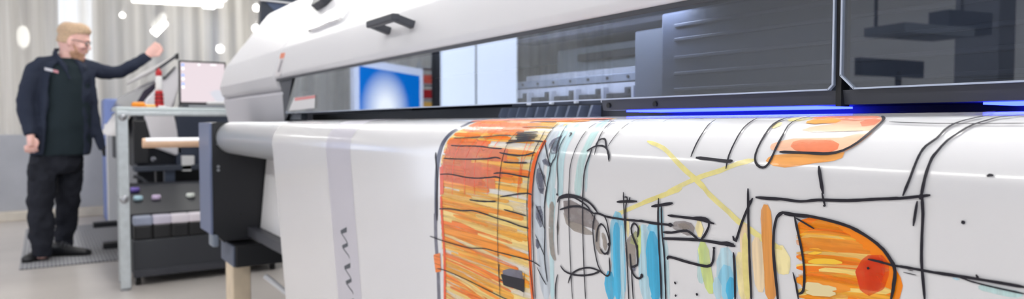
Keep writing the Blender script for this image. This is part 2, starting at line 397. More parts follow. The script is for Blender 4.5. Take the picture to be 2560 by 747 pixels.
# raised nameplate on the sloping hood top
HN = V((0, -(1.618 - 1.350), (.985 - .782))).normalized(); HP = V((0, .782, 1.350))
def hoodpt(x, y, off): return onplane(HP + HN * off, HN, x, y)
def plate(pxs, o0, o1, bm, mi=0):
    a = [hoodpt(x, y, o1) for x, y in pxs]; b = [p - HN * (o1 - o0) for p in a]
    t = bmesh.new(); va = [t.verts.new(p) for p in a]; vb = [t.verts.new(p) for p in b]
    t.faces.new(va); t.faces.new(vb[::-1])
    for i in range(len(a)): t.faces.new((va[i], vb[i], vb[(i + 1) % len(a)], va[(i + 1) % len(a)]))
    bmesh.ops.recalc_face_normals(t, faces=t.faces); merge(bm, t, mi)
bm = BM(); plate([(771, 73), (793, 66), (816, 55), (842, 47), (850, 41), (867, 18), (866, 13), (845, 18), (818, 30), (790, 52)], .0005, .012, bm)
P('nameplate', bm, mat('nameplate_white', (252, 252, 253), .25, coat=.5))
# painted shadow dashes under the raised letters along the plate's lower edge
bm = BM()
for (x0, y0, x1, y1) in [(770, 75, 777, 72.5), (779, 72, 783, 70.5), (785, 69.5, 788, 69), (790, 67.5, 804, 62), (806, 61, 815, 57.5), (820, 55, 832, 50.5), (838, 48, 846, 45.5), (846, 45.5, 868, 19)]:
    plate([(x0, y0 + 1.2), (x1, y1 + 1.2), (x1, y1 - 1.2), (x0, y0 - 1.2)], .0005, .006, bm)
P('nameplate_shadow', bm, CHAR)
# warning sticker on the hood edge and label on the window
def sticker(pxs, fn, m, name, off=0):
    t = bmesh.new(); f = t.faces.new([t.verts.new(fn(x, y)) for x, y in pxs])
    e = bmesh.ops.extrude_face_region(t, geom=[f]); bmesh.ops.translate(t, vec=(0, .0008, 0), verts=[v for v in e['geom'] if isinstance(v, bmesh.types.BMVert)])
    bmesh.ops.recalc_face_normals(t, faces=t.faces); return t
FN = V((0, -(1.336 - 1.236), (.772 - .744))).normalized(); FP = V((0, .744, 1.236))
ff = lambda x, y: onplane(FP + FN * .0015, FN, x, y)
t = sticker([(688, 190), (700, 189), (713, 131), (702, 132)], ff, LABELW, ''); st = P('warning_sticker', t, mat('sticker_grey', (214, 210, 214), .5))
t = sticker([(699, 146), (709, 145), (712.5, 132), (702, 133)], lambda x, y: onplane(FP + FN * .0022, FN, x, y), LABELW, ''); o = link('sticker_top', t, mat('sticker_orange', (232, 140, 110), .5)); o.parent = st
t = sticker([(694, 180), (698, 180), (706, 150), (703, 150)], lambda x, y: onplane(FP + FN * .0022, FN, x, y), LABELW, ''); o = link('sticker_bars', t, mat('sticker_dark', (120, 118, 130), .5)); o.parent = st
gf = lambda x, y: on(1, .7498, x, y)
t = sticker([(722, 277), (786, 270), (788, 237), (735, 244)], gf, LABELW, ''); sl = P('window_label', t, mat('label_paper', (240, 238, 240), .5))
t = sticker([(737, 252), (787, 245), (787.6, 238), (737, 244.5)], lambda x, y: on(1, .7488, x, y), LABELW, ''); o = link('label_red_bar', t, mat('label_pink', (232, 150, 150), .5)); o.parent = sl
# supporting side plate at the roller end, foot beam
bm = BM(); prism(bm, [(.578, 1.052), (.60, 1.056), (.86, 1.056), (.86, .76), (.765, .60), (.76, .553), (.625, .553), (.62, .547), (.578, .60)], -3.27, -3.062, 0)
sp = P('side_plate', bm, BLACKM)
bm = BM(); prism(bm, [(.5765, 1.056), (.5765, .575), (.535, .62), (.535, 1.02)], -3.29, -3.062, 0) if False else box(bm, -3.29, -3.061, .566, .5775, .585, 1.054, .003)
P('side_plate_cover', bm, GREYB)
bm = BM(); box(bm, -3.14, -3.062, .572, .60, .53, .585, .008, 0); P('latch', bm, mat('latch_grey', (130, 140, 155), .4))
for y_, z_ in ((.60, .985), (.60, .965), (.60, .87), (.60, .855), (.79, .90), (.69, .66)):
    bm = BM(); tube(bm, [(-3.064, y_, z_), (-3.056, y_, z_)], .006, 12); o = link('bolt', bm, STEEL if y_ < .65 else BLACK, sp)
bm = BM(); box(bm, -3.24, -2.99, .648, 1.25, .447, .54, .006); P('foot_beam', bm, BLACK)
bm = BM(); box(bm, -3.235, -2.995, .640, .649, .449, .538, .004); P('foot_beam_cap', bm, mat('beam_cap_grey', (88, 96, 116), .5))
bm = BM(); prism(bm, [(.715, .606), (.748, .606), (.748, .575), (.73, .562), (.715, .566)], -3.06, XR, 0); P('lower_bar', bm, CHAR)
bm = BM(); box(bm, -2.95, XR, .95, 1.7, .06, .45, .01); P('lower_chassis', bm, mat('chassis_blue_black', (40, 44, 56), .5))
for X in (-2.9, .4):
    bm = BM(); box(bm, X - .1, X + .1, 1.0, 1.5, 0, .06, .01); P('foot', bm, BLACK)
# roller
RC, RR = V((0, .657, .990)), .0665
bm = BM(); n = 48
loft(bm, [[V((X, RC.y + r * cos(2 * pi * j / n), RC.z + r * sin(2 * pi * j / n))) for j in range(n)] for X, r in ((-3.055, .060), (-3.052, RR - .001), (-3.048, RR), (XR, RR))])
P('media_roller', bm, ALU, ang=40)

# ------------------------------------------------------------------ printed banner (drawn in banner coordinates X along, s down)
TILT = radians(4.2); R = RR + .0005; A0 = radians(93.4); A1 = pi + TILT; ARC = R * (A1 - A0)
BK = .0675
def S(X, s, off=0):
    if s < -BK:
        q = S(0, -BK, 0); return V((X, q.y - (s + BK) , q.z + off))
    if s < 0:
        T = V((0, cos(A0), sin(A0))); c = RC + T * R; d = V((0, sin(A0), -cos(A0)))
        p = c + d * (-s); return V((X, p.y + T.y * off, p.z + T.z * off))
    if s < ARC:
        a = A0 + s / R; return V((X, RC.y + (R + off) * cos(a), RC.z + (R + off) * sin(a)))
    d = V((0, sin(TILT), -cos(TILT))); nrm = V((0, cos(A1), sin(A1))); p = RC + nrm * (R + off) + d * (s - ARC)
    return V((X, p.y, p.z))
TAB = []
for i in range(0, 1400):
    s = -BK + i * .0006; p = S(0, s); TAB.append(((p.z - CAM.z) / p.y, s))
def bn(x, y):
    """photo measurement -> banner coordinates"""
    r = ray(x, y); e = r.z / r.y
    if e >= TAB[0][0]: s = TAB[0][1]
    else:
        lo, hi = 0, len(TAB) - 1
        while hi - lo > 1:
            m = (lo + hi) // 2
            if TAB[m][0] > e: lo = m
            else: hi = m
        k = (TAB[lo][0] - e) / max(1e-9, TAB[lo][0] - TAB[hi][0]); s = TAB[lo][1] + k * (TAB[hi][1] - TAB[lo][1])
    Y = S(0, s).y; return (r.x / r.y * Y, s)
XB0 = bn(693, 500)[0]
ART = BM(); UVL = ART.loops.layers.uv.new('UVMap')
BMATS = []
def mi(m):
    if m not in BMATS: BMATS.append(m)
    return BMATS.index(m)
VINYL = mat('white_vinyl', (228, 228, 232), .24, spec=.4, coat=.9, bump=.012, bscale=420)
mi(VINYL)
def quadgrid(rows, m):
    """rows of (X,s,off) -> mesh strip on the banner"""
    idx = mi(m); vr = [[ART.verts.new(S(*p)) for p in r] for r in rows]
    for i in range(len(rows) - 1):
        for j in range(len(rows[0]) - 1):
            f = ART.faces.new((vr[i][j], vr[i][j + 1], vr[i + 1][j + 1], vr[i + 1][j])); f.material_index = idx; f.smooth = True
            for l, q in zip(f.loops, (rows[i][j], rows[i][j + 1], rows[i + 1][j + 1], rows[i + 1][j])): l[UVL].uv = (q[0], q[1])
# base sheet (both faces: a thin sheet)
ss = [-.5, -.3, -.15, -BK] + [-BK + BK * k / 4 for k in range(1, 5)] + [ARC * k / 28 for k in range(1, 29)] + [ARC + .05, ARC + .2, ARC + .4, ARC + .62]
xs_ = [XB0 + (XR - .06 - XB0) * k / 60 for k in range(61)]
quadgrid([[(x, s, 0) for s in ss] for x in xs_], VINYL)
quadgrid([[(x, s, -.0004) for s in ss] for x in (xs_[0], xs_[-1])], VINYL)
def crom(pts, step=.006):
    """Catmull-Rom through banner points, resampled"""
    if len(pts) < 3:
        a, b = pts; n = max(2, int(hypot(b[0] - a[0], b[1] - a[1]) / step)); return [(a[0] + (b[0] - a[0]) * k / n, a[1] + (b[1] - a[1]) * k / n) for k in range(n + 1)]
    P_ = [pts[0]] + list(pts) + [pts[-1]]; out = []
    for i in range(1, len(P_) - 2):
        p0, p1, p2, p3 = P_[i - 1:i + 3]
        n = max(2, int(hypot(p2[0] - p1[0], p2[1] - p1[1]) / step))
        for k in range(n):
            t = k / n
            out.append(tuple(.5 * (2 * p1[c] + (p2[c] - p0[c]) * t + (2 * p0[c] - 5 * p1[c] + 4 * p2[c] - p3[c]) * t * t + (3 * p1[c] - p0[c] - 3 * p2[c] + p3[c]) * t ** 3) for c in (0, 1)))
    out.append(pts[-1]); return out
LAY = [0]
def ribbon(pts, w, m, off, taper=.5, jit=.12, step=.006, w2=None, rnd=random.Random(11)):
    c = crom(pts, step); n = len(c)
    if n < 2: return
    rows = []; L = 0
    tot = sum(hypot(c[i + 1][0] - c[i][0], c[i + 1][1] - c[i][1]) for i in range(n - 1)) or 1e-6
    for i, p in enumerate(c):
        a = c[max(0, i - 1)]; b = c[min(n - 1, i + 1)]
        dx, dy = b[0] - a[0], b[1] - a[1]; l = hypot(dx, dy) or 1e-9
        if i: L += hypot(c[i][0] - c[i - 1][0], c[i][1] - c[i - 1][1])
        t = L / tot; ww = w + (w2 * .001 - w) * t if w2 else w
        ee = min(L, tot - L) / (ww * .6)
        k = ww / 2 * (taper + (1 - taper) * min(1, ee)) * (1 + rnd.uniform(-jit, jit))
        nx, ny = -dy / l * k, dx / l * k
        rows.append([(p[0] + nx, max(p[1] + ny, -BK * 2), off), (p[0], p[1], off), (p[0] - nx, max(p[1] - ny, -BK * 2), off)])
    quadgrid(rows, m)
def px(crop, pts):
    x0, y0, k = crop; return [(x0 + u / k, y0 + v / k) for u, v in pts]
def stroke(crop, pts, w, m=None, off=.0016, **k):
    LAY[0] = (LAY[0] + 1) % 20
    ribbon([bn(*p) for p in px(crop, pts)], w * (.001 if m else .00084), m or INK, off + LAY[0] * .00001, **k)
def wash(crop, pts, w, m, off, **k): stroke(crop, pts, w, m, off, **{**dict(taper=.35, jit=.06, step=.008), **k})
def patch(poly, m, off, n=14, edge=.0):
    """filled region given by its outline in banner coordinates (scanned along s)"""
    s0 = min(p[1] for p in poly); s1 = max(p[1] for p in poly)
    rows = []
    for i in range(n + 1):
        s = s0 + (s1 - s0) * (i + .02) / (n + .04); xs = []
        for a, b in zip(poly, poly[1:] + poly[:1]):
            if (a[1] - s) * (b[1] - s) < 0: xs.append(a[0] + (b[0] - a[0]) * (s - a[1]) / (b[1] - a[1]))
        if len(xs) >= 2:
            l, r = min(xs), max(xs); rows.append([(l + (r - l) * k / 4, s, off) for k in range(5)])
    if len(rows) > 1: quadgrid(rows, m)
def blob(crop, pts, m, off, n=14): patch([bn(*p) for p in px(crop, pts)], m, off, n)
CA_, CB, CC, CD = (1060, 290, 3.247), (1060, 500, 3.024), (1340, 280, 3.1125), (1340, 470, 2.697)
CE, CF, CG, CH, CI, CJ = (1600, 470, 2.697), (1900, 470, 2.697), (2200, 480, 2.797), (1900, 250, 3.247), (2200, 250, 2.989), (1600, 250, 3.247)
ID = (0, 0, 1)
# inks
GREYBAND = inkmat('ink_grey_band', (204, 202, 214))
NAVY = inkmat('ink_navy', (70, 74, 100)); SLATE = inkmat('ink_slate', (112, 112, 130), .25, 40, 60)
BASEO = inkmat('ink_base_orange', (255, 224, 140), .9, 4, 60, .40, .60)
O1 = inkmat('ink_orange', (255, 156, 20), .6, 5, 170, .36, .56); O2 = inkmat('ink_light_orange', (255, 184, 56), .7, 5, 170, .38, .6)
O3 = inkmat('ink_deep_orange', (253, 130, 18), .6, 6, 170, .36, .56); O4 = inkmat('ink_yellow', (255, 222, 130), .6, 5, 140)
OF = inkmat('ink_frame_orange', (250, 106, 14)); ORD = inkmat('ink_red_orange', (246, 86, 24), .25, 60, 30)
REDT = inkmat('ink_salmon', (248, 132, 84), .6, 14, 25, .35, .6, alpha=.6)
CY = inkmat('ink_pale_cyan', (206, 238, 246), .6, 100, 5, alpha=.85); CY2 = inkmat('ink_mint', (204, 240, 240), .6, 100, 5, alpha=.85); PG = inkmat('ink_pale_grey_blue', (206, 216, 228), .4, 90, 8)
SH1 = inkmat('ink_shadow', (112, 116, 138), .5, 50, 50, alpha=.75); SH2 = inkmat('ink_warm_grey', (146, 136, 136), .4, 40, 60, alpha=.8); SH3 = inkmat('ink_tan_grey', (166, 156, 148), .4, 40, 60, alpha=.8)
SH4 = inkmat('ink_olive', (170, 172, 130), .4, 40, 60)
BL1 = inkmat('ink_sky_blue', (150, 216, 244), .5, 150, 5); BL2 = inkmat('ink_blue', (76, 194, 240), .4, 110, 4); BL3 = inkmat('ink_light_blue', (196, 232, 246), .5, 150, 5)
YG = inkmat('ink_lime', (222, 238, 150), .4, 60, 12); YL = inkmat('ink_lemon', (255, 243, 158), .35, 25, 25, alpha=.85); YL2 = inkmat('ink_pale_yellow', (255, 240, 180), .5, 60, 20)
TN = inkmat('ink_amber', (240, 164, 84), .3, 120, 6); TN2 = inkmat('ink_pale_amber', (252, 226, 186), .5, 120, 6)
PEACH = inkmat('ink_peach', (252, 200, 168), .3, 12, 60); OLT = inkmat('ink_soft_orange', (255, 178, 96), .25, 12, 60); CORAL = inkmat('ink_coral', (246, 150, 120), .35, 12, 60)
HOT = inkmat('ink_hot_red', (238, 62, 8), .5, 25, 25, .3, .65, alpha=.8); BO = inkmat('ink_bright_orange', (255, 142, 4)); BO2 = inkmat('ink_bright_orange_deep', (255, 160, 50), .8, 8, 60, .35, .6)
BANDINK = mat('band_mark_ink', (78, 84, 94), .5)
# grey margin band and its squiggle marks
xb0, xb1 = bn(829, 540)[0], bn(888, 540)[0]
quadgrid([[(x, s, .0003) for s in ss if s > -.16] for x in [xb0 + (xb1 - xb0) * k / 4 for k in range(5)]], GREYBAND)
CS = (780, 540, 3.607)
for dx, dy in ((0, 0), (33, 322), (64, 642)):
    q = lambda pts: [(u + dx, v + dy) for u, v in pts]
    for pl in ([(258, 128), (314, 98), (316, 145), (264, 160)], [(272, 262), (322, 238), (328, 270), (280, 296)]):
        blob(CS, q(pl), BANDINK, .0007, 8)
    stroke(CS, q([(264, 148), (298, 200), (322, 240), (322, 258)]), 3.4, BANDINK, .0008, taper=.9, jit=0)
    stroke(CS, q([(278, 282), (308, 325), (334, 358), (341, 386)]), 3.6, BANDINK, .0008, taper=.1, jit=0)
# --- the tall orange window
edge = [(1205, 299.5), (1162, 313), (1131, 330), (1109, 355), (1100, 379), (1094.5, 407), (1092, 438), (1091, 475), (1091, 540)]
eb = [bn(*p) for p in edge]
ribbon(eb, .0135, NAVY, .0004, taper=.9, jit=.03); 
ribbon([bn(*p) for p in [(1089, 535), (1090, 600), (1095, 670), (1098, 760)]], .0125, SLATE, .0004, taper=1, jit=.03)
ribbon([bn(*p) for p in [(1090, 380), (1093, 440), (1092, 500), (1093, 552)]], .006, INK, .0005, taper=.3, jit=.1)
lefte = [bn(*p) for p in [(1225, 299), (1175, 313), (1141, 330), (1118, 352), (1108, 379), (1102, 407), (1100, 438), (1100, 520), (1104, 600), (1109, 680), (1112, 760)]]
righte = [bn(*p) for p in [(1530, 298), (1440, 305), (1395, 322), (1363, 356), (1346, 382), (1334, 419), (1328, 462), (1325, 505), (1325, 600), (1326, 680), (1333, 760)]]
def ex(ed, s):
    if s <= ed[0][1]: return ed[0][0]
    for a, b in zip(ed, ed[1:]):
        if b[1] >= s > a[1]: return a[0] + (b[0] - a[0]) * (s - a[1]) / (b[1] - a[1])
    return ed[-1][0]
s0, s1 = lefte[0][1], lefte[-1][1]
rows_ = []
for i in range(41):
    s = s0 + (s1 - s0) * i / 40; l, r = ex(lefte, s), ex(righte, s); rows_.append([(l + (r - l) * k / 6, s, .0003) for k in range(7)])
quadgrid(rows_, BASEO)
rr = random.Random(5)
for i in range(120):
    f = (i * .618034) % 1; s = s0 + .004 + (s1 - s0) * f
    l, r = ex(lefte, s) + .004, ex(righte, s) - .004; wd = r - l
    a = l if rr.random() < .6 else l + wd * rr.uniform(.05, .6); b = min(r, a + wd * rr.uniform(.3, .95))
    low = max(0, (f - .4) / .6); dr = low * rr.uniform(.05, .11) * wd + .002
    w = rr.uniform(.004, .010) * (1.25 - .5 * low)
    m = rr.choice([O1, O1, O2, O2, O3, O4, O4] if f > .4 else [O1, O2, O3, O1, O2])
    ribbon([(a, s), ((a + b) / 2, s + dr * .35), (b, s + dr)], w, m, .0005 + i * .000004, taper=.5, jit=.05, step=.012)
for i in range(9):
    f = .08 + .3 * rr.random(); s = s0 + (s1 - s0) * f; l = ex(lefte, s)
    ribbon([(l + .01, s), (l + .09 + .12 * rr.random(), s + .003)], .022, REDT, .00115 + i * .00001, taper=.8, step=.02)
# frame strokes in orange / red
ribbon([bn(*p) for p in [(1104, 490), (1106, 540), (1110, 600), (1113, 660), (1113, 760)]], .0085, ORD, .0012, taper=.8, jit=.05)
wash(CA_, [(990, 200), (940, 285), (897, 380), (878, 500), (866, 620), (858, 747)], 7.5, OF, .00122, taper=.9)
wash(CB, [(806, 0), (803, 200), (806, 430), (815, 600), (825, 747)], 7.0, OF, .00122, taper=.9)
for u0 in (0, 110, 200, 320):
    wash(CA_, [(470 + u0, 50 + u0 * .03), (390 + u0, 120), (300 + u0 * .9, 230), (255 + u0 * .87, 330), (238 + u0 * .88, 450), (235 + u0 * .9, 640)], 1.5, ORD, .00124, taper=.7)
wash(CA_, [(880, 150), (820, 270), (790, 400), (770, 560), (765, 680)], 1.5, ORD, .00124); wash(CA_, [(900, 180), (840, 300), (800, 420), (782, 600)], 1.2, ORD, .00124)
wash(ID, [(1265, 299.5), (1400, 298.6), (1530, 298)], 10, CORAL, .0013, taper=.4); wash(ID, [(1180, 304), (1320, 301), (1450, 301)], 9, REDT, .0013)
blob(CA_, [(130, 400), (160, 400), (165, 640), (135, 640)], ORD, .00126)
blob(CB, [(75, 410), (125, 400), (132, 540), (92, 545)], O3, .0013)
for c, p, w in [
    (CA_, [(245, 182), (340, 180), (430, 175), (520, 172), (600, 163), (710, 160)], 2.0), (CA_, [(225, 240), (300, 245), (390, 245), (480, 250), (560, 262), (640, 267)], 2.4),
    (CA_, [(165, 342), (260, 347), (400, 350), (520, 345), (590, 335), (630, 347)], 2.6), (CA_, [(135, 472), (200, 470), (270, 480), (340, 495), (430, 503), (520, 498), (590, 492), (630, 503)], 2.6),
    (CA_, [(570, 465), (620, 460), (700, 468), (780, 483), (862, 497)], 2.6), (CA_, [(617, 297), (680, 310), (760, 320), (830, 318), (905, 297)], 2.8),
    (CA_, [(650, 372), (720, 378), (845, 379)], 2.8), (CA_, [(620, 655), (700, 642), (780, 630), (850, 625), (885, 640)], 2.4), (CA_, [(375, 677), (440, 687), (520, 692), (592, 690)], 3.0),
    (CA_, [(670, 222), (740, 212), (820, 205), (900, 205), (975, 212)], 3.2), (CA_, [(690, 203), (760, 200), (860, 208)], 2.4),
    (CA_, [(750, 140), (800, 136), (930, 134), (760, 150), (920, 152), (750, 163), (930, 166), (745, 178), (905, 182), (760, 192), (880, 196)], 2.0),
    (CA_, [(860, 58), (960, 50), (1080, 52)], 3.0), (CA_, [(800, 95), (960, 92), (1060, 98)], 2.0),
    (CA_, [(775, 128), (700, 200), (650, 320), (625, 450), (612, 600), (605, 747)], 1.8), (CA_, [(990, 120), (955, 185), (912, 260), (872, 380), (852, 520), (845, 640), (843, 747)], 2.0),
    (CA_, [(1100, 62), (1040, 120), (980, 220), (922, 370), (897, 500), (890, 640), (887, 747)], 2.6),
    (CB, [(567, 0), (562, 140), (562, 300), (568, 500), (582, 747)], 1.7), (CB, [(783, 0), (786, 100), (790, 250), (803, 450), (818, 600), (835, 747)], 1.9),
    (CB, [(830, 0), (828, 150), (830, 300), (838, 500), (848, 747)], 2.6), (CB, [(120, 65), (200, 65), (290, 78), (370, 78), (450, 98), (540, 130), (640, 160), (720, 190), (800, 212)], 2.6),
    (CB, [(610, 70), (690, 92), (780, 117)], 2.4), (CB, [(50, 272), (130, 300), (230, 330), (340, 358), (400, 362), (470, 365), (560, 390), (680, 420), (800, 452), (850, 475), (885, 500)], 2.0),
    (CB, [(105, 515), (150, 525), (240, 560), (370, 620), (480, 675), (580, 725), (660, 760)], 2.1), (CB, [(575, 480), (572, 560), (578, 660)], 2.0), (CB, [(766, 545), (762, 600), (758, 640)], 1.8),
    (CB, [(762, 690), (757, 732)], 1.0)]:
    stroke(c, p, w)
blob(CB, [(600, 530), (650, 515), (745, 535), (755, 600), (600, 570)], SLATE, .00135)
for k in range(9):
    stroke(CB, [(588 + k * 2, 562 + k * 9), (680, 585 + k * 9), (766, 605 + k * 10)], 3.2)
stroke(CB, [(595, 565), (680, 590), (760, 605)], 3.0); stroke(CB, [(580, 600), (650, 630), (765, 695)], 2.6)
# --- pale blue strips right of the window
wash(CC, [(560, 60), (480, 130), (420, 230), (372, 330), (345, 440), (330, 560), (322, 660)], 15, CY2, .0004)
wash(CC, [(330, 90), (265, 190), (215, 300), (195, 420), (190, 560), (190, 660)], 13, CY, .00045)
wash(CC, [(260, 95), (190, 210), (140, 340), (120, 480), (112, 620), (108, 747)], 20, CY, .00042)
wash(CC, [(210, 90), (120, 200), (60, 320), (30, 460), (20, 600), (15, 747)], 18, PG, .00044)
wash(CD, [(30, 0), (25, 200), (40, 400), (60, 600), (70, 747)], 26, PG, .00046); wash(CD, [(130, 0), (112, 200), (108, 400), (112, 747)], 10, CY, .0005)
wash(CD, [(20, 60), (20, 230), (30, 480)], 8, PG, .0006); wash(CC, [(430, 300), (400, 420), (390, 620)], 5, CY, .0005)
for c, p in [(CC, [(130, 215), (210, 180), (180, 280), (165, 330), (125, 330), (100, 260)]), (CC, [(50, 375), (80, 360), (120, 400), (100, 425), (60, 405)]), (CC, [(10, 440), (35, 430), (75, 500), (65, 600), (48, 635), (20, 600), (0, 520)]),
             (CD, [(0, 115), (35, 120), (52, 180), (45, 260), (30, 265), (0, 200)]), (CD, [(0, 340), (20, 350), (28, 400), (12, 410), (0, 390)]), (CD, [(15, 0), (60, 0), (50, 40), (30, 35)])]:
    blob(c, p, SH1, .0007); blob(c, [(sum(q[0] for q in p) / len(p) + (u - sum(q[0] for q in p) / len(p)) * .6, sum(q[1] for q in p) / len(p) + (v - sum(q[1] for q in p) / len(p)) * .6) for u, v in p], SH1, .00078)
wash(CD, [(112, 90), (106, 200), (104, 330), (115, 440), (135, 485)], 11, SH3, .0008); wash(CD, [(150, 215), (150, 315)], 6, SH3, .0008)
blob(CD, [(185, 85), (240, 80), (330, 130), (390, 180), (430, 240), (420, 290), (385, 275), (320, 240), (290, 225), (230, 240), (195, 190)], SH2, .0008)
blob(CD, [(185, 160), (230, 230), (300, 240), (390, 300), (385, 322), (330, 312), (260, 290), (205, 240)], SH3, .00083)
wash(CD, [(420, 250), (415, 330), (420, 400), (455, 440)], 9, SH3, .0008); wash(CD, [(450, 300), (465, 350), (470, 420)], 8, SH3, .00085)
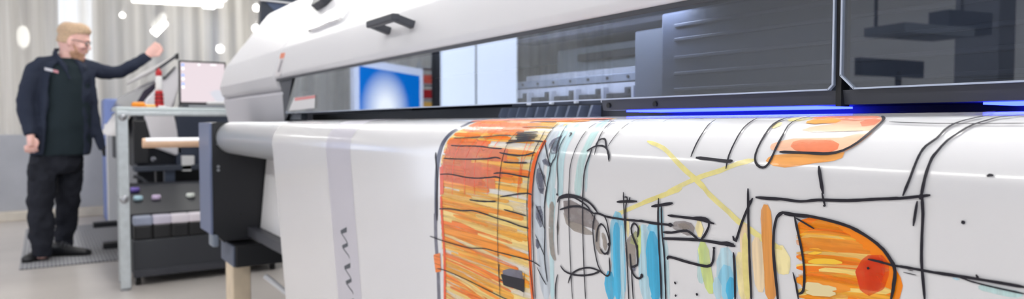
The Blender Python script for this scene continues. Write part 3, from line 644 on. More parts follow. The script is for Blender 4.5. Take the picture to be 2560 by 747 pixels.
for c, p, w in [
    (CC, [(78, 240), (90, 320), (110, 400), (117, 450), (95, 560), (85, 640), (68, 747)], 2.5), (CC, [(117, 430), (138, 380), (160, 345), (175, 250), (210, 160), (245, 110)], 2.4),
    (CC, [(155, 222), (120, 300), (108, 357)], 1.9), (CC, [(25, 390), (58, 490), (88, 590)], 2.2), (CC, [(235, 190), (195, 260), (175, 350), (172, 450), (178, 560), (174, 650)], 2.2), (CC, [(165, 640), (180, 640)], 4.5),
    (CC, [(592, 65), (510, 80), (430, 120), (350, 220), (295, 340), (270, 450), (263, 600), (262, 747)], 1.9), (CC, [(607, 75), (550, 120), (500, 200), (478, 270), (462, 335)], 2.2),
    (CC, [(445, 280), (425, 340), (400, 400), (380, 500), (372, 640), (366, 747)], 3.0), (CC, [(402, 308), (440, 283), (475, 268), (520, 266), (555, 285), (572, 330), (576, 388)], 3.2), (CC, [(468, 272), (490, 230), (520, 213), (545, 220), (552, 262), (560, 300)], 3.4), (CC, [(560, 295), (574, 340), (573, 375)], 4.5),
    (CC, [(567, 270), (640, 170), (720, 100), (800, 65), (880, 58)], 1.6), (CC, [(268, 168), (282, 172), (262, 197)], 3.0), (CC, [(480, 90), (560, 78), (625, 84)], 1.5),
    (CD, [(75, 0), (63, 100), (62, 200), (65, 280), (62, 450), (72, 560), (82, 630)], 2.5), (CD, [(3, 110), (35, 190), (65, 280)], 2.0), (CD, [(0, 310), (30, 380), (65, 460)], 2.0), (CD, [(12, 530), (45, 600), (75, 650)], 2.3), (CD, [(0, 500), (32, 525)], 2.0),
    (CD, [(227, 0), (225, 120), (228, 250), (240, 550), (252, 747)], 2.0), (CD, [(322, 0), (320, 200), (328, 500), (340, 747)], 2.4),
    (CD, [(150, 95), (165, 62), (215, 45), (290, 58), (350, 85), (390, 120), (422, 165)], 4.2), (CD, [(160, 70), (200, 60), (260, 62), (320, 95), (360, 130), (392, 190)], 3.0), (CD, [(165, 145), (230, 125), (300, 122), (350, 142), (400, 172)], 3.6),
    (CD, [(165, 60), (158, 150), (150, 280), (155, 450)], 2.1), (CD, [(390, 170), (430, 170), (480, 190), (600, 210), (720, 222), (863, 242)], 3.2), (CE, [(0, 215), (100, 236), (225, 247)], 3.3), (CE, [(195, 246), (228, 247)], 6),
    (CD, [(405, 175), (393, 230), (390, 290), (400, 400), (425, 520), (460, 575), (490, 590), (505, 560), (500, 465)], 2.8), (CD, [(420, 168), (460, 180), (483, 220), (495, 280), (505, 370), (490, 450)], 2.8),
    (CD, [(415, 360), (420, 280), (445, 240), (475, 270), (495, 330), (502, 380), (490, 430), (465, 440), (440, 410)], 3.0), (CD, [(490, 372), (504, 385)], 7), (CD, [(170, 520), (195, 555), (250, 580), (330, 587), (400, 575), (440, 555)], 3.2), (CD, [(222, 640), (245, 580), (300, 545), (370, 535), (440, 560), (468, 585)], 3.0),
    (CD, [(152, 580), (138, 650), (137, 755)], 3.0), (CD, [(595, 25), (600, 150), (608, 300), (620, 500), (632, 755)], 2.5), (CD, [(625, 70), (612, 120), (610, 300)], 2.2), (CD, [(640, 440), (650, 560), (662, 755)], 2.4),
    (CD, [(550, 92), (620, 88), (688, 88)], 4.0), (CD, [(602, 60), (620, 60), (620, 90)], 2.6), (CD, [(640, 60), (634, 90)], 3.2), (CD, [(690, 330), (697, 270), (668, 235), (648, 270), (660, 330), (685, 390), (690, 450), (690, 515), (650, 530)], 3.4), (CD, [(640, 440), (650, 550), (680, 600), (710, 605), (722, 575)], 3.2), (CD, [(678, 390), (694, 392)], 8), (CD, [(715, 600), (724, 578)], 6),
    (CD, [(833, 65), (828, 200), (835, 400), (850, 600), (852, 755)], 2.6), (CE, [(131, 68), (130, 250), (138, 450), (151, 755)], 2.8), (CE, [(150, 115), (155, 300), (170, 450), (181, 755)], 2.8), (CE, [(83, 122), (150, 112), (228, 100)], 4.2),
    (CE, [(193, 182), (300, 195), (400, 208), (508, 238)], 3.6), (CE, [(360, 200), (420, 205), (470, 212)], 5.5), (CE, [(472, 212), (470, 260), (440, 320), (415, 348)], 3.4), (CE, [(160, 295), (220, 298), (270, 290), (320, 285), (360, 310), (400, 345)], 3.4), (CE, [(160, 338), (300, 342), (420, 350), (550, 370), (650, 390)], 4.0), (CE, [(550, 368), (640, 380)], 6),
    (CE, [(190, 480), (197, 462), (240, 470), (340, 500), (460, 525), (495, 500), (503, 450), (505, 400)], 3.6), (CE, [(504, 395), (506, 408)], 6), (CE, [(238, 640), (248, 634)], 5), (CE, [(243, 716), (250, 728)], 5), (CE, [(384, 716), (397, 712)], 5),
    (CE, [(735, 0), (736, 100), (738, 250), (745, 450), (757, 755)], 3.2), (CE, [(767, 65), (735, 130), (690, 240), (652, 355), (633, 320)], 3.6), (CE, [(637, 430), (645, 560), (648, 755)], 3.4), (CE, [(742, 110), (752, 85)], 5),
    (CE, [(785, 60), (870, 68), (975, 73)], 3.6), (CF, [(0, 62), (150, 72), (280, 88), (400, 78), (600, 82), (800, 72), (970, 65)], 3.2), (CG, [(0, 48), (150, 42), (290, 28), (360, 20)], 3.0),
    (CH, [(485, 537), (500, 640), (522, 760)], 4.0), (CF, [(425, 30), (437, 85), (445, 118), (432, 115)], 2.6),
    (CE, [(975, 165), (930, 195), (910, 280), (905, 400), (915, 550), (940, 755)], 3.2),
    (CF, [(128, 755), (110, 550), (98, 400), (103, 280), (122, 190), (160, 163), (240, 175), (330, 185), (450, 210), (560, 240), (660, 280), (760, 345), (840, 410), (890, 480), (915, 530), (915, 600), (905, 680), (888, 755)], 3.2),
    (CF, [(600, 255), (700, 305), (800, 375), (870, 455), (912, 530), (916, 600), (900, 690)], 3.6), (CF, [(170, 172), (250, 180), (340, 192)], 4.2),
    (CF, [(238, 185), (265, 310), (290, 430), (305, 550), (303, 660), (290, 700), (265, 710)], 3.0), (CF, [(228, 565), (250, 650), (266, 755)], 2.4), (CF, [(240, 195), (310, 235), (372, 272)], 2.4),
    (CF, [(733, 477), (810, 492), (900, 518), (970, 527)], 2.4), (CG, [(120, 513), (200, 525), (310, 545), (450, 570), (600, 590), (750, 615), (900, 640), (1030, 664)], 2.8), (CG, [(350, 552), (500, 575), (600, 590)], 3.0), (CG, [(450, 572), (560, 590), (640, 620), (800, 660), (1030, 710)], 1.6),
    (CF, [(732, 530), (740, 545)], 4.5), (CG, [(678, 573), (697, 605)], 2.6), (CG, [(170, 557), (260, 577)], 1.1), (CG, [(200, 540), (240, 548)], .9),
    (CG, [(300, 10), (307, 150), (300, 300), (297, 480), (307, 600), (320, 755)], 3.0), (CI, [(315, 720), (330, 640), (355, 540), (395, 440), (430, 395), (510, 310), (600, 250), (700, 195), (800, 165), (900, 140), (1090, 124)], 3.0),
    (CI, [(178, 715), (230, 590), (280, 460), (310, 400), (350, 350), (430, 295), (490, 232), (560, 188), (650, 160), (720, 145), (850, 122)], 2.8), (CI, [(70, 175), (250, 182), (500, 188), (1090, 188)], 1.6),
    (CG, [(268, 60), (255, 140), (240, 235)], 2.6), (CG, [(575, 206), (603, 212)], 5.0), (CI, [(805, 574), (825, 565), (855, 568)], 3.0), (CG, [(290, 10), (300, 30), (280, 45)], 5),
    (CH, [(165, 425), (400, 435), (560, 440), (680, 415), (800, 350), (900, 270), (980, 200), (1008, 162), (990, 140)], 3.4), (CJ, [(1172, 160), (1090, 200), (1020, 290), (960, 400), (940, 480), (960, 530), (1005, 550), (1050, 520), (1100, 420), (1172, 285)], 3.0),
    (CH, [(110, 450), (190, 290), (265, 188), (460, 138)], 2.0), (CH, [(50, 275), (150, 185), (290, 140)], 1.8),
    (CJ, [(420, 465), (450, 390), (510, 280), (570, 200), (618, 168)], 2.2), (CJ, [(460, 470), (600, 485), (715, 500), (760, 495)], 4.2), (CJ, [(955, 157), (850, 230), (780, 340), (730, 450), (705, 560)], 2.4),
    (CJ, [(180, 190), (260, 160), (400, 152), (520, 165)], 1.6), (CI, [(140, 97), (205, 95)], 5), (CI, [(520, 112), (640, 103)], 5), (CI, [(700, 110), (860, 95)], 5)]:
    stroke(c, p, w)
# --- yellow cross, blue posts, amber verticals
wash(CJ, [(60, 335), (190, 390), (290, 490), (370, 570), (450, 640), (560, 747)], 4.5, YL, .0004, w2=7, jit=.07); wash(CE, [(425, 0), (520, 90), (600, 160), (660, 220), (760, 290), (840, 350), (960, 410)], 6.5, YL, .0004, jit=.07)
wash(CJ, [(940, 485), (800, 515), (660, 570), (500, 620), (340, 690), (210, 755)], 5.5, YL, .00045, w2=5, jit=.07); wash(CE, [(285, 0), (150, 50), (0, 105)], 5.5, YL, .00045, jit=.07); wash(CD, [(863, 45), (700, 110), (530, 185)], 5, YL, .00045, jit=.07)
wash(CD, [(555, 160), (550, 350), (560, 560), (555, 755)], 26, BL1, .0005); wash(CD, [(548, 230), (545, 420), (555, 755)], 12, BL2, .0006); wash(CD, [(500, 560), (505, 755)], 22, BL2, .0005); wash(CD, [(580, 250), (590, 755)], 6, BL3, .0007)
wash(CD, [(790, 245), (800, 500), (815, 755)], 38, BL1, .0005); wash(CD, [(775, 330), (790, 500), (800, 755)], 20, BL2, .0006); wash(CD, [(730, 560), (760, 755)], 14, BL3, .00065)
wash(CE, [(85, 290), (95, 500), (110, 755)], 20, BL2, .0007); wash(CE, [(30, 245), (40, 755)], 22, BL3, .00052); wash(CE, [(140, 120), (150, 300), (160, 755)], 7, BL3, .0005); wash(CE, [(178, 350), (195, 755)], 5, CY, .0005)
wash(CE, [(415, 360), (420, 500), (410, 640)], 12, CY2, .0005); wash(CE, [(425, 355), (440, 500), (480, 710)], 15, YG, .0006); wash(CE, [(400, 215), (405, 330)], 12, YL2, .0006)
wash(CE, [(570, 400), (590, 500), (600, 755)], 30, BL3, .0005); wash(CE, [(590, 520), (585, 640), (590, 755)], 26, BL1, .0006); wash(CE, [(620, 600), (610, 755)], 12, BL2, .00065); wash(CE, [(520, 600), (530, 755)], 12, BL3, .0006)
wash(CE, [(850, 110), (856, 280), (870, 500), (890, 755)], 12.5, TN, .0006); wash(CE, [(850, 230), (865, 480), (880, 755)], 10, TN, .0007); wash(CE, [(712, 240), (715, 450), (725, 755)], 13, TN2, .0005); wash(CE, [(712, 300), (712, 500), (730, 755)], 7, YL, .0006)
wash(CE, [(790, 330), (800, 520), (815, 700)], 13, TN2, .0005); wash(CE, [(675, 430), (690, 600), (700, 755)], 12, YL2, .0005); wash(CE, [(945, 385), (955, 580)], 20, YL2, .0005); wash(CF, [(135, 385), (150, 470), (175, 580)], 18, YL2, .0005)
wash(CD, [(655, 320), (640, 420), (655, 560)], 17, SH3, .0009); wash(CD, [(680, 290), (655, 370), (690, 350)], 9, SH4, .0009); wash(CD, [(655, 520), (665, 560)], 14, SH1, .00095); wash(CD, [(700, 250), (695, 470)], 6, YG, .0006)
blob(CE, [(232, 225), (300, 220), (350, 235), (372, 268), (360, 318), (320, 318), (260, 290), (222, 270)], SH2, .0009); wash(CE, [(260, 250), (340, 262)], 9, SH3, .00095)
wash(CD, [(620, 200), (622, 330)], 5, YL2, .0006)
# --- orange bulb bottom right
bulb = [(255, 235), (330, 198), (450, 215), (600, 262), (760, 352), (850, 425), (905, 520), (950, 600), (965, 660), (940, 755), (300, 755), (330, 720), (300, 640), (290, 560), (305, 480), (280, 380)]
blob(CF, bulb, BO, .0004, 40)
rb = random.Random(9)
for i in range(38):
    v = 225 + 520 * (i / 38) + rb.uniform(-8, 8); u0 = rb.choice([248, 262, 280, 300]); lim = 560 + 380 * min(1, max(0, (v - 225) / 300)) - 40
    u1 = min(lim, u0 + rb.uniform(200, 640)); u0 = u0 if rb.random() < .6 else u0 + rb.uniform(0, 150)
    if u1 - u0 > 60:
        wash(CF, [(u0, v), ((u0 + u1) / 2, v + 10), (u1, v + 28)], rb.uniform(4, 10), rb.choice([O1, O2, O3, O3, O4, BO2]), .0006)
blob(CF, [(645, 560), (690, 480), (745, 440), (830, 450), (870, 500), (875, 580), (840, 680), (740, 725), (680, 690)], HOT, .00105, 20)
blob(CF, [(700, 520), (750, 450), (830, 470), (850, 560), (800, 700), (730, 690)], HOT, .0011, 20)
WASHW = mat('paper_white_gap', (240, 222, 170), .3)
for v, u0, u1 in ((650, 300, 430), (668, 300, 520), (700, 315, 515)):
    wash(CF, [(u0, v), ((u0 + u1) / 2, v + 5), (u1, v + 8)], 6, WASHW, .0012)
wash(CF, [(330, 495), (440, 490), (560, 500)], 5, mat('bright_yellow_mark', (255, 205, 60), .3), .0012); wash(CF, [(330, 440), (420, 432)], 3, mat('bright_yellow_mark', (255, 205, 60), .3), .0012)
# --- orange patch on top of the roller
blob(CH, [(455, 138), (700, 134), (960, 135), (1008, 150), (960, 205), (880, 250), (800, 260), (600, 262), (420, 262), (330, 250), (430, 215), (640, 195), (600, 180), (390, 195), (420, 160)], PEACH, .0005, 16)
wash(CH, [(440, 145), (700, 142), (960, 150)], 22, CORAL, .0006); wash(CH, [(820, 200), (900, 180), (960, 160)], 26, CORAL, .00065)
wash(CH, [(230, 170), (330, 150), (470, 142)], 22, YL, .0006); wash(CH, [(100, 230), (170, 185)], 14, YL2, .0006); wash(CH, [(380, 182), (560, 168), (640, 180)], 14, OLT, .0006)
blob(CH, [(80, 385), (100, 355), (180, 332), (290, 312), (500, 320), (660, 310), (810, 270), (900, 225), (960, 205), (900, 285), (800, 360), (690, 425), (600, 440), (380, 436), (200, 420), (100, 410)], PEACH, .0005, 16)
wash(CH, [(260, 360), (450, 380), (640, 380)], 16, REDT, .0006)
blob(CH, [(48, 495), (70, 465), (120, 445), (300, 435), (560, 440), (690, 425), (670, 470), (590, 498), (430, 515), (290, 540), (200, 548), (110, 535)], OLT, .0005, 16)
wash(CH, [(110, 490), (250, 500), (420, 480), (560, 465)], 8, OLT, .0006)
# faint smudges bottom right
wash(CG, [(510, 600), (560, 610)], 2, BL3, .0005); wash(CG, [(690, 665), (760, 672), (900, 705), (1000, 715)], 6, CY2, .0005)
ban = link('printed_banner', ART, BMATS, uvf=1)
tag(ban, 'glossy white vinyl banner with orange, blue and black marker drawing draped over the roller', 'banner')
# white media web that comes up from the supply side
bm = BM(); prism(bm, [(.798, .925), (.7985, .925), (.766, .60), (.7655, .60)], -3.05, .6, 0)
w_ = link('white_media_web', bm, mat('media_white', (236, 236, 240), .5)); tag(w_, 'plain white sheet hanging behind the banner beside the black side plate', 'media sheet')
# ================================================================== THINGS IN THE BACKGROUND
def yz(X, pts): return [tuple(on(0, X, *p)[1:]) for p in pts]
# --- anti-fatigue mat
def floor_mat():
    a = [on(2, .006, *p) for p in ((52, 672), (300, 655))]
    m = bpy.data.materials.new('mat_rubber'); m.use_nodes = True; nt = m.node_tree; b = nt.nodes['Principled BSDF']; b.inputs['Roughness'].default_value = .6
    tc = nt.nodes.new('ShaderNodeTexCoord'); mp = nt.nodes.new('ShaderNodeMapping'); mp.inputs['Scale'].default_value = (40, 40, 1)
    ck = nt.nodes.new('ShaderNodeTexVoronoi'); ck.inputs['Scale'].default_value = 1; ck.inputs['Randomness'].default_value = 0
    rp = nt.nodes.new('ShaderNodeValToRGB'); rp.color_ramp.elements[0].position = .25; rp.color_ramp.elements[1].position = .4
    rp.color_ramp.elements[0].color = lin((96, 98, 106)); rp.color_ramp.elements[1].color = lin((168, 168, 172))
    nt.links.new(tc.outputs['Object'], mp.inputs[0]); nt.links.new(mp.outputs[0], ck.inputs['Vector']); nt.links.new(ck.outputs['Distance'], rp.inputs[0]); nt.links.new(rp.outputs[0], b.inputs['Base Color'])
    bm = BM(); box(bm, -8.25, a[0].x + .02, a[0].y - .01, .72, .001, .012, .004)
    o = link('floor_mat', bm, m); tag(o, 'grey ribbed rubber mat on the floor under the standing man', 'mat')
floor_mat()

# --- galvanised table
TB = empty('metal_table', (-5.03, 1.0, 0)); tag(TB, 'galvanised steel frame table carrying the laptop, with thin pale top rail', 'table')
TI = Matrix.Translation((5.03, -1.0, 0))
def T(name, bm, m, root, inv, ang=None, par=None):
    o = link(name, bm, m)
    if ang: autosmooth(o, ang)
    o.parent = par or root
    if not par: o.matrix_parent_inverse = inv
    return o
def inv_of(root): return Matrix.Translation(-V(root.location))
bm = BM(); box(bm, -5.18, -4.89, .37, 1.85, 1.128, 1.155, .006); T('table_top', bm, mat('table_top_pale', (205, 216, 220), .4), TB, TI)
bm = BM(); box(bm, -4.93, -4.885, .37, 1.85, 1.1, 1.128, .006); T('rail', bm, GALV, TB, TI)
for X, Y in ((-4.91, .405), (-5.155, .415), (-4.91, 1.80), (-5.155, 1.80)):
    bm = BM(); prism(bm, [(X - .02, Y - .028), (X + .02, Y - .028), (X + .02, Y + .028), (X + .012, Y + .028), (X + .012, Y - .018), (X - .02, Y - .018)], 0.012, 1.13, 2, .002)
    tube(bm, [(X, Y + .02, .012), (X, Y + .02, 1.13)], .012, 10)
    l = T('leg', bm, GALV, TB, TI)
    bm = BM(); lathe(bm, (X, Y, 0), [(.03, 0), (.03, .008), (.012, .012), (.012, .03)], 14); o = link('foot', bm, STEEL, l)
    bm = BM(); ball(bm, (X + .01, Y, .575), (.022, .03, .03)); link('joint', bm, STEEL, l); bm = BM(); ball(bm, (X + .012, Y, 1.09), (.02, .026, .026)); o = link('joint', bm, STEEL, l)
bm = BM(); tube(bm, [(-5.155, .43, .35), (-5.155, 1.8, .35)], .012, 8); T('brace', bm, GALV, TB, TI)

# --- laptop
LP = empty('laptop', (-5.03, .95, 1.155)); tag(LP, 'open black laptop with glowing desktop screen on the metal table', 'laptop')
LI = inv_of(LP); lx = -5.10
p0 = on(0, lx, 446, 150); p1 = on(0, lx, 566, 246); y0, y1, zt, zb = p0.y, p1.y, p0.z, 1.175
bm = BM(); box(bm, lx - .012, lx, y0, y1, zb, zt, .003); T('screen_lid', bm, BLACK, LP, LI)
sm = bpy.data.materials.new('laptop_desktop'); sm.use_nodes = True
nt = sm.node_tree; nt.nodes.remove(nt.nodes['Principled BSDF']); e = nt.nodes.new('ShaderNodeEmission'); e.inputs[1].default_value = .85
n = nt.nodes.new('ShaderNodeTexNoise'); n.inputs['Scale'].default_value = 5; tc = nt.nodes.new('ShaderNodeTexCoord'); r = nt.nodes.new('ShaderNodeValToRGB')
r.color_ramp.elements[0].position = .4; r.color_ramp.elements[0].color = lin((214, 215, 224)); r.color_ramp.elements[1].position = .46; r.color_ramp.elements[1].color = lin((230, 216, 222))
nt.links.new(tc.outputs['Object'], n.inputs['Vector']); nt.links.new(n.outputs['Fac'], r.inputs[0]); nt.links.new(r.outputs[0], e.inputs[0]); nt.links.new(e.outputs[0], nt.nodes['Material Output'].inputs['Surface'])
bm = BM(); box(bm, lx + .0005, lx + .002, y0 + .012, y1 - .01, zb + .022, zt - .012); scr = T('display', bm, sm, LP, LI)
icb = emat('icon_blue', (150, 180, 255), 1.1); icw = emat('icon_white', (250, 250, 255), 1.2)
for i, (ya, yb, z0_, z1_) in enumerate([(y0 + .018, y0 + .034, z - .009, z + .007) for z in (zt - .03, zt - .055, zt - .10, zt - .125, zt - .16, zt - .18)] + [(y0 + .12, y0 + .135, zt - .03, zt - .02), (y0 + .2, y0 + .24, zt - .026, zt - .02)]):
    bm = BM(); box(bm, lx + .002, lx + .003, ya, yb, z0_, z1_); link('desktop_icon', bm, icw if i % 2 or i > 5 else icb, scr)
bm = BM(); prism(bm, [(-5.10, 1.158), (-4.93, 1.158), (-4.925, 1.165), (-4.93, 1.172), (-5.10, 1.182)], y0, y1, 1, .002) if False else box(bm, -5.11, -4.92, y0 - .005, y1, 1.156, 1.178, .004)
T('keyboard_base', bm, CHAR, LP, LI)
bm = BM(); box(bm, -4.921, -4.917, y0 + .03, y1 - .02, 1.162, 1.170, .001); T('base_trim', bm, mat('silver_trim', (180, 184, 192), .35), LP, LI)
bm = BM(); box(bm, -4.99, -4.96, y0 + .15, y0 + .29, 1.178, 1.2, .006); o = link('white_marker_box', bm, LABELW); tag(o, 'small white box lying on the laptop keyboard below the screen', 'box')

# --- red and white bottle, orange tape measure on the table
c = on(0, -4.98, 398, 250); bt = empty('spray_bottle', (c.x, c.y, 1.155)); tag(bt, 'slim red and white bottle standing on the metal table left of the laptop', 'bottle')
bm = BM(); lathe(bm, (0, 0, 0), [(.027, 0), (.029, .004), (.027, .03), (.025, .07), (.023, .10), (.021, .11)], 20, 0); link('bottle_body', bm, RED, bt, smooth=True)
bm = BM(); lathe(bm, (0, 0, 0), [(.021, .11), (.021, .13), (.02, .19), (.016, .21)], 20); link('bottle_label', bm, LABELW, bt, smooth=True)
bm = BM(); lathe(bm, (0, 0, 0), [(.017, .205), (.019, .21), (.019, .235), (.008, .243), (.006, .255)], 16); link('bottle_cap', bm, RED, bt, smooth=True)
for z in (.03, .055, .08):
    bm = BM(); lathe(bm, (0, 0, 0), [(.0285, z), (.0285, z + .007)], 20); link('dark_ring', bm, mat('dark_red', (90, 16, 26), .4), bt)
c = on(0, -4.95, 358, 262); tm = empty('tape_measure', (c.x, c.y, 1.155)); tag(tm, 'orange and yellow tape measure lying on the left end of the metal table', 'tape measure')
bm = BM(); box(bm, -.03, .03, -.065, .01, 0, .032, .01); link('case', bm, ORANGE, tm)
bm = BM(); box(bm, -.025, .025, .01, .07, 0, .018, .006); link('grip', bm, YELLOW, tm)
bm = BM(); box(bm, -.022, .022, .085, .125, 0, .012, .004); o = link('putty_knife_tip', bm, LABELW, tm)

# --- cardboard tube
a = on(0, -3.55, 505, 355); b = on(0, -3.55, 356, 358)
ct = empty('cardboard_tube', (a + b) / 2); tag(ct, 'pale cardboard core tube sticking out left of the black side plate', 'tube'); c = (a + b) / 2
bm = BM(); d = V((0, 1, 0)); rings = []
L_ = (a.y - b.y) + .35
for (r, t) in ((.016, 0), (.0215, 0), (.0225, .004), (.0225, L_), (.016, L_), (.016, 0)):
    rings.append([V((r * cos(2 * pi * j / 24), b.y - c.y + t, r * sin(2 * pi * j / 24))) for j in range(24)])
loft(bm, rings, 0, cap=False); o = link('tube_wall', bm, mat('cardboard', (226, 190, 160), .7, var=.05, vscale=30), ct, smooth=False); autosmooth(o, 50)
bm = BM(); prism(bm, [(.0235 * cos(t), .0235 * sin(t)) for t in [radians(x) for x in range(20, 161, 14)]] + [(.0228 * cos(t), .0228 * sin(t)) for t in [radians(x) for x in range(160, 19, -14)]], b.y - c.y + .012, b.y - c.y + L_ - .01, 1)
link('white_wrap', bm, mat('paper_wrap', (240, 240, 246), .4), ct)

# --- timber post and little stick below the beam
bm = BM(); p = on(0, -3.12, 563, 700); q = on(0, -3.12, 614, 700)
box(bm, -3.22, -3.08, .655, .655 + .075, 0, .447, .006)
o = link('timber_post', bm, mat('pine', (226, 208, 182), .6, var=.08, vscale=14)); tag(o, 'pale squared timber post standing under the black foot beam', 'post')
a, b = on(0, -2.98, 663, 690), on(0, -2.9, 712, 728)
bm = BM(); tube(bm, [V((0, 0, 0)), (b - a) * 1.2], .011, 12); o = link('white_rod', bm, mat('rod_white', (222, 224, 230), .4), smooth=False); o.location = a
tag(o, 'short white rod pointing down beside the timber post', 'rod')

# --- ink supply cart under the table
ICX = -4.985
def ic(x, y): return on(0, ICX, x, y)
yl, yr = ic(333, 640).y, 1.42
IC = empty('ink_cart', (-5.3, 1.0, 0)); tag(IC, 'black ink supply cart with a row of bottles under the metal table', 'cart'); II = inv_of(IC)
zb_, zp, zt_ = ic(333, 690).z, ic(333, 602).z, ic(333, 545).z
bm = BM(); box(bm, -5.75, ICX, yl, yr, zb_, zp, .008); T('lower_panel', bm, mat('cart_grey', (50, 53, 60), .5), IC, II)
bm = BM(); box(bm, ICX - .01, ICX + .012, yl, yr, zb_ - .012, zb_ + .035, .004); T('bottom_rail', bm, CHAR, IC, II)
z2 = ic(333, 500).z
bm = BM(); prism(bm, [(-5.12, zp), (-5.12, zt_ + .01), (-5.5, z2 + .05), (-5.75, z2 + .05), (-5.75, zp)], yl, yr, 1, .004); T('bottle_tray', bm, mat('tray_dark', (40, 42, 50), .5), IC, II)
for i, x in enumerate((359, 407, 452, 496, 540, 585)):
    c = ic(x, 580); xx = ICX - .05
    bo = empty('ink_bottle', (xx, c.y, zp)); tag(bo, None, 'ink bottle', 'ink bottles in the cart')
    names = ['leftmost of the dark ink bottles with a dull grey label in the cart', 'second ink bottle from the left with pale label in the cart', 'third ink bottle from the left with white label in the cart', 'fourth ink bottle from the left with white label, beside the blue grey plate', 'ink bottle in the cart hidden behind the blue grey plate', 'rightmost ink bottle in the cart, behind the black plate']
    bo['label'] = names[i]
    h = zt_ - zp - .05
    bm = BM(); box(bm, -.045, .045, -.055, .055, 0, h, .014); link('bottle_body', bm, BLACK, bo)
    bm = BM(); box(bm, -.046, .047, -.056, .056, h - .005, h + .055, .012); link('bottle_label', bm, mat('ink_label_%d' % min(i, 2), [(150, 158, 180), (200, 196, 214), (232, 226, 236)][min(i, 2)], .4), bo)
for j, (x, y, rgb) in enumerate([(346, 519, (190, 225, 240)), (391, 517, (225, 205, 238)), (338, 500, (120, 100, 190)), (477, 513, (232, 238, 232))]):
    X = -5.3 if j != 2 else -5.42
    c = on(0, X, x, y); sz = z2 + .05 - (z2 + .04 - zt_) * ((X + 5.5) / .38)
    bm = BM(); lathe(bm, (0, 0, -.01), [(.028, 0), (.03, .015), (.026, .03), (.0, .032)], 20); o = link('ink_cap', bm, mat('cap_%d' % j, rgb, .4), IC, smooth=True)
    o.location = V((X, c.y, sz + .008)) - V(IC.location); o['label'] = ['pale cyan round cap on the cart tray', 'pale violet round cap on the cart tray', 'purple round cap at the back corner of the cart tray', 'white green round cap on the right of the cart tray'][j]
for Y in (yl + .03, yr - .08):
    for X in (-5.03, -5.68):
        bm = BM(); tube(bm, [(X, Y - .014, .034), (X, Y + .014, .034)], .034, 18); cs = T('caster', bm, RUBBER, IC, II)
        bm = BM(); tube(bm, [(X, Y - .0155, .034), (X, Y + .0155, .034)], .014, 12); box(bm, X - .02, X + .02, Y - .022, Y + .022, .06, zb_ + .004, .003); link('caster_fork', bm, STEEL, cs)

# --- second printer behind the table
X2 = -5.80
P2 = empty('second_printer', (-6.8, 1.1, 0)); tag(P2, 'second white large-format printer seen from its end behind the table, lid raised', 'printer'); PI2 = inv_of(P2)
prof = yz(X2, [(441, 164), (449, 183), (448, 216), (437, 255), (429, 268), (436, 290), (449, 339), (460, 384), (440, 389), (388, 370), (376, 341), (362, 290), (361, 252), (390, 221), (410, 199)])
bm = BM(); prism(bm, prof, X2 - .10, X2, 0); o = T('end_panel', bm, mat('second_white', (222, 220, 226), .45), P2, PI2, 30); b_ = o.modifiers.new('b', 'BEVEL'); b_.width = .015; b_.segments = 3
bm = BM(); prism(bm, yz(X2, [(437, 180), (444, 255), (429, 285), (372, 285), (363, 255), (392, 224), (412, 201)]), -8.2, X2 - .10, 0); T('hood', bm, mat('second_white', (222, 220, 226), .45), P2, PI2, 30)
bm = BM(); prism(bm, yz(X2, [(336, 266), (360, 226), (389, 206), (390, 220), (367, 240), (362, 266)]), -8.1, X2 - .02, 0); T('front_window', bm, mat('dark_window', (40, 32, 52), .2), P2, PI2, 30)
bm = BM(); prism(bm, yz(X2, [(389, 173), (441, 137), (443, 141), (392, 178)]), -8.1, X2, 0); T('raised_lid', bm, mat('lid_grey', (196, 194, 196), .35), P2, PI2)
bm = BM(); prism(bm, yz(X2, [(388, 172), (441, 136), (444, 142), (391, 179)]), X2 - .01, X2 + .02, 0, .002); T('lid_frame', bm, CHAR, P2, PI2)
bm = BM(); prism(bm, yz(X2, [(438, 135), (445, 133), (446, 148), (440, 149)]), X2 - .03, X2 + .03, 0, .002); T('lid_latch', bm, BLACK, P2, PI2)
bm = BM(); prism(bm, yz(X2, [(407, 196), (437, 166), (439, 169), (409, 200)]), X2 - .01, X2 + .015, 0); T('gas_strut', bm, CHAR, P2, PI2)
yy = lambda x: on(0, X2, x, 300).y
zz = lambda x, y: on(0, X2, x, y).z
bm = BM(); box(bm, -8.2, X2 - .12, yy(345), yy(345) + 1.1, .70, zz(400, 275), .01); T('rear_body', bm, mat('rear_dark', (34, 37, 48), .5), P2, PI2)
bm = BM(); box(bm, X2 - .1, X2 - .02, yy(334), yy(372), zz(350, 410), zz(350, 300), .01); T('side_plate', bm, BLACKM, P2, PI2)
bm = BM(); box(bm, X2 - .12, X2, yy(440), yy(640), zz(500, 420), zz(500, 275), .01); T('rear_side_panel', bm, mat('slate_blue', (46, 54, 72), .5), P2, PI2)
bm = BM(); box(bm, X2 - .1, X2 + .05, yy(332), yy(640), zz(350, 428), zz(350, 415), .004); T('cross_beam', bm, mat('beam_slate', (62, 68, 82), .45), P2, PI2)
bm = BM(); prism(bm, yz(X2 + .03, [(412, 425), (438, 425), (436, 560), (414, 560)]), X2 - .05, X2 + .03, 0, .004); T('leg_post', bm, mat('post_slate', (64, 74, 94), .45), P2, PI2)
for X in (-6.6, -8.0):
    bm = BM(); box(bm, X - .05, X + .05, yy(420), yy(420) + .9, .0, .72, .01); box(bm, X - .06, X + .06, yy(420) - .4, yy(420) + 1.0, 0, .06, .01); T('stand_leg', bm, BLACKM, P2, PI2)
for (x, y, r) in ((384, 398, .02), (394, 478, .03), (480, 478, .045)):
    c = on(0, X2 + .06, x, y); bm = BM(); ball(bm, c, (.02, r, r)); T('connector', bm, mat('connector_grey', (110, 112, 122), .3), P2, PI2)
tube_pts = [on(0, X2 + .05, *p) for p in ((334, 440), (352, 446), (372, 462), (392, 480), (420, 470))]
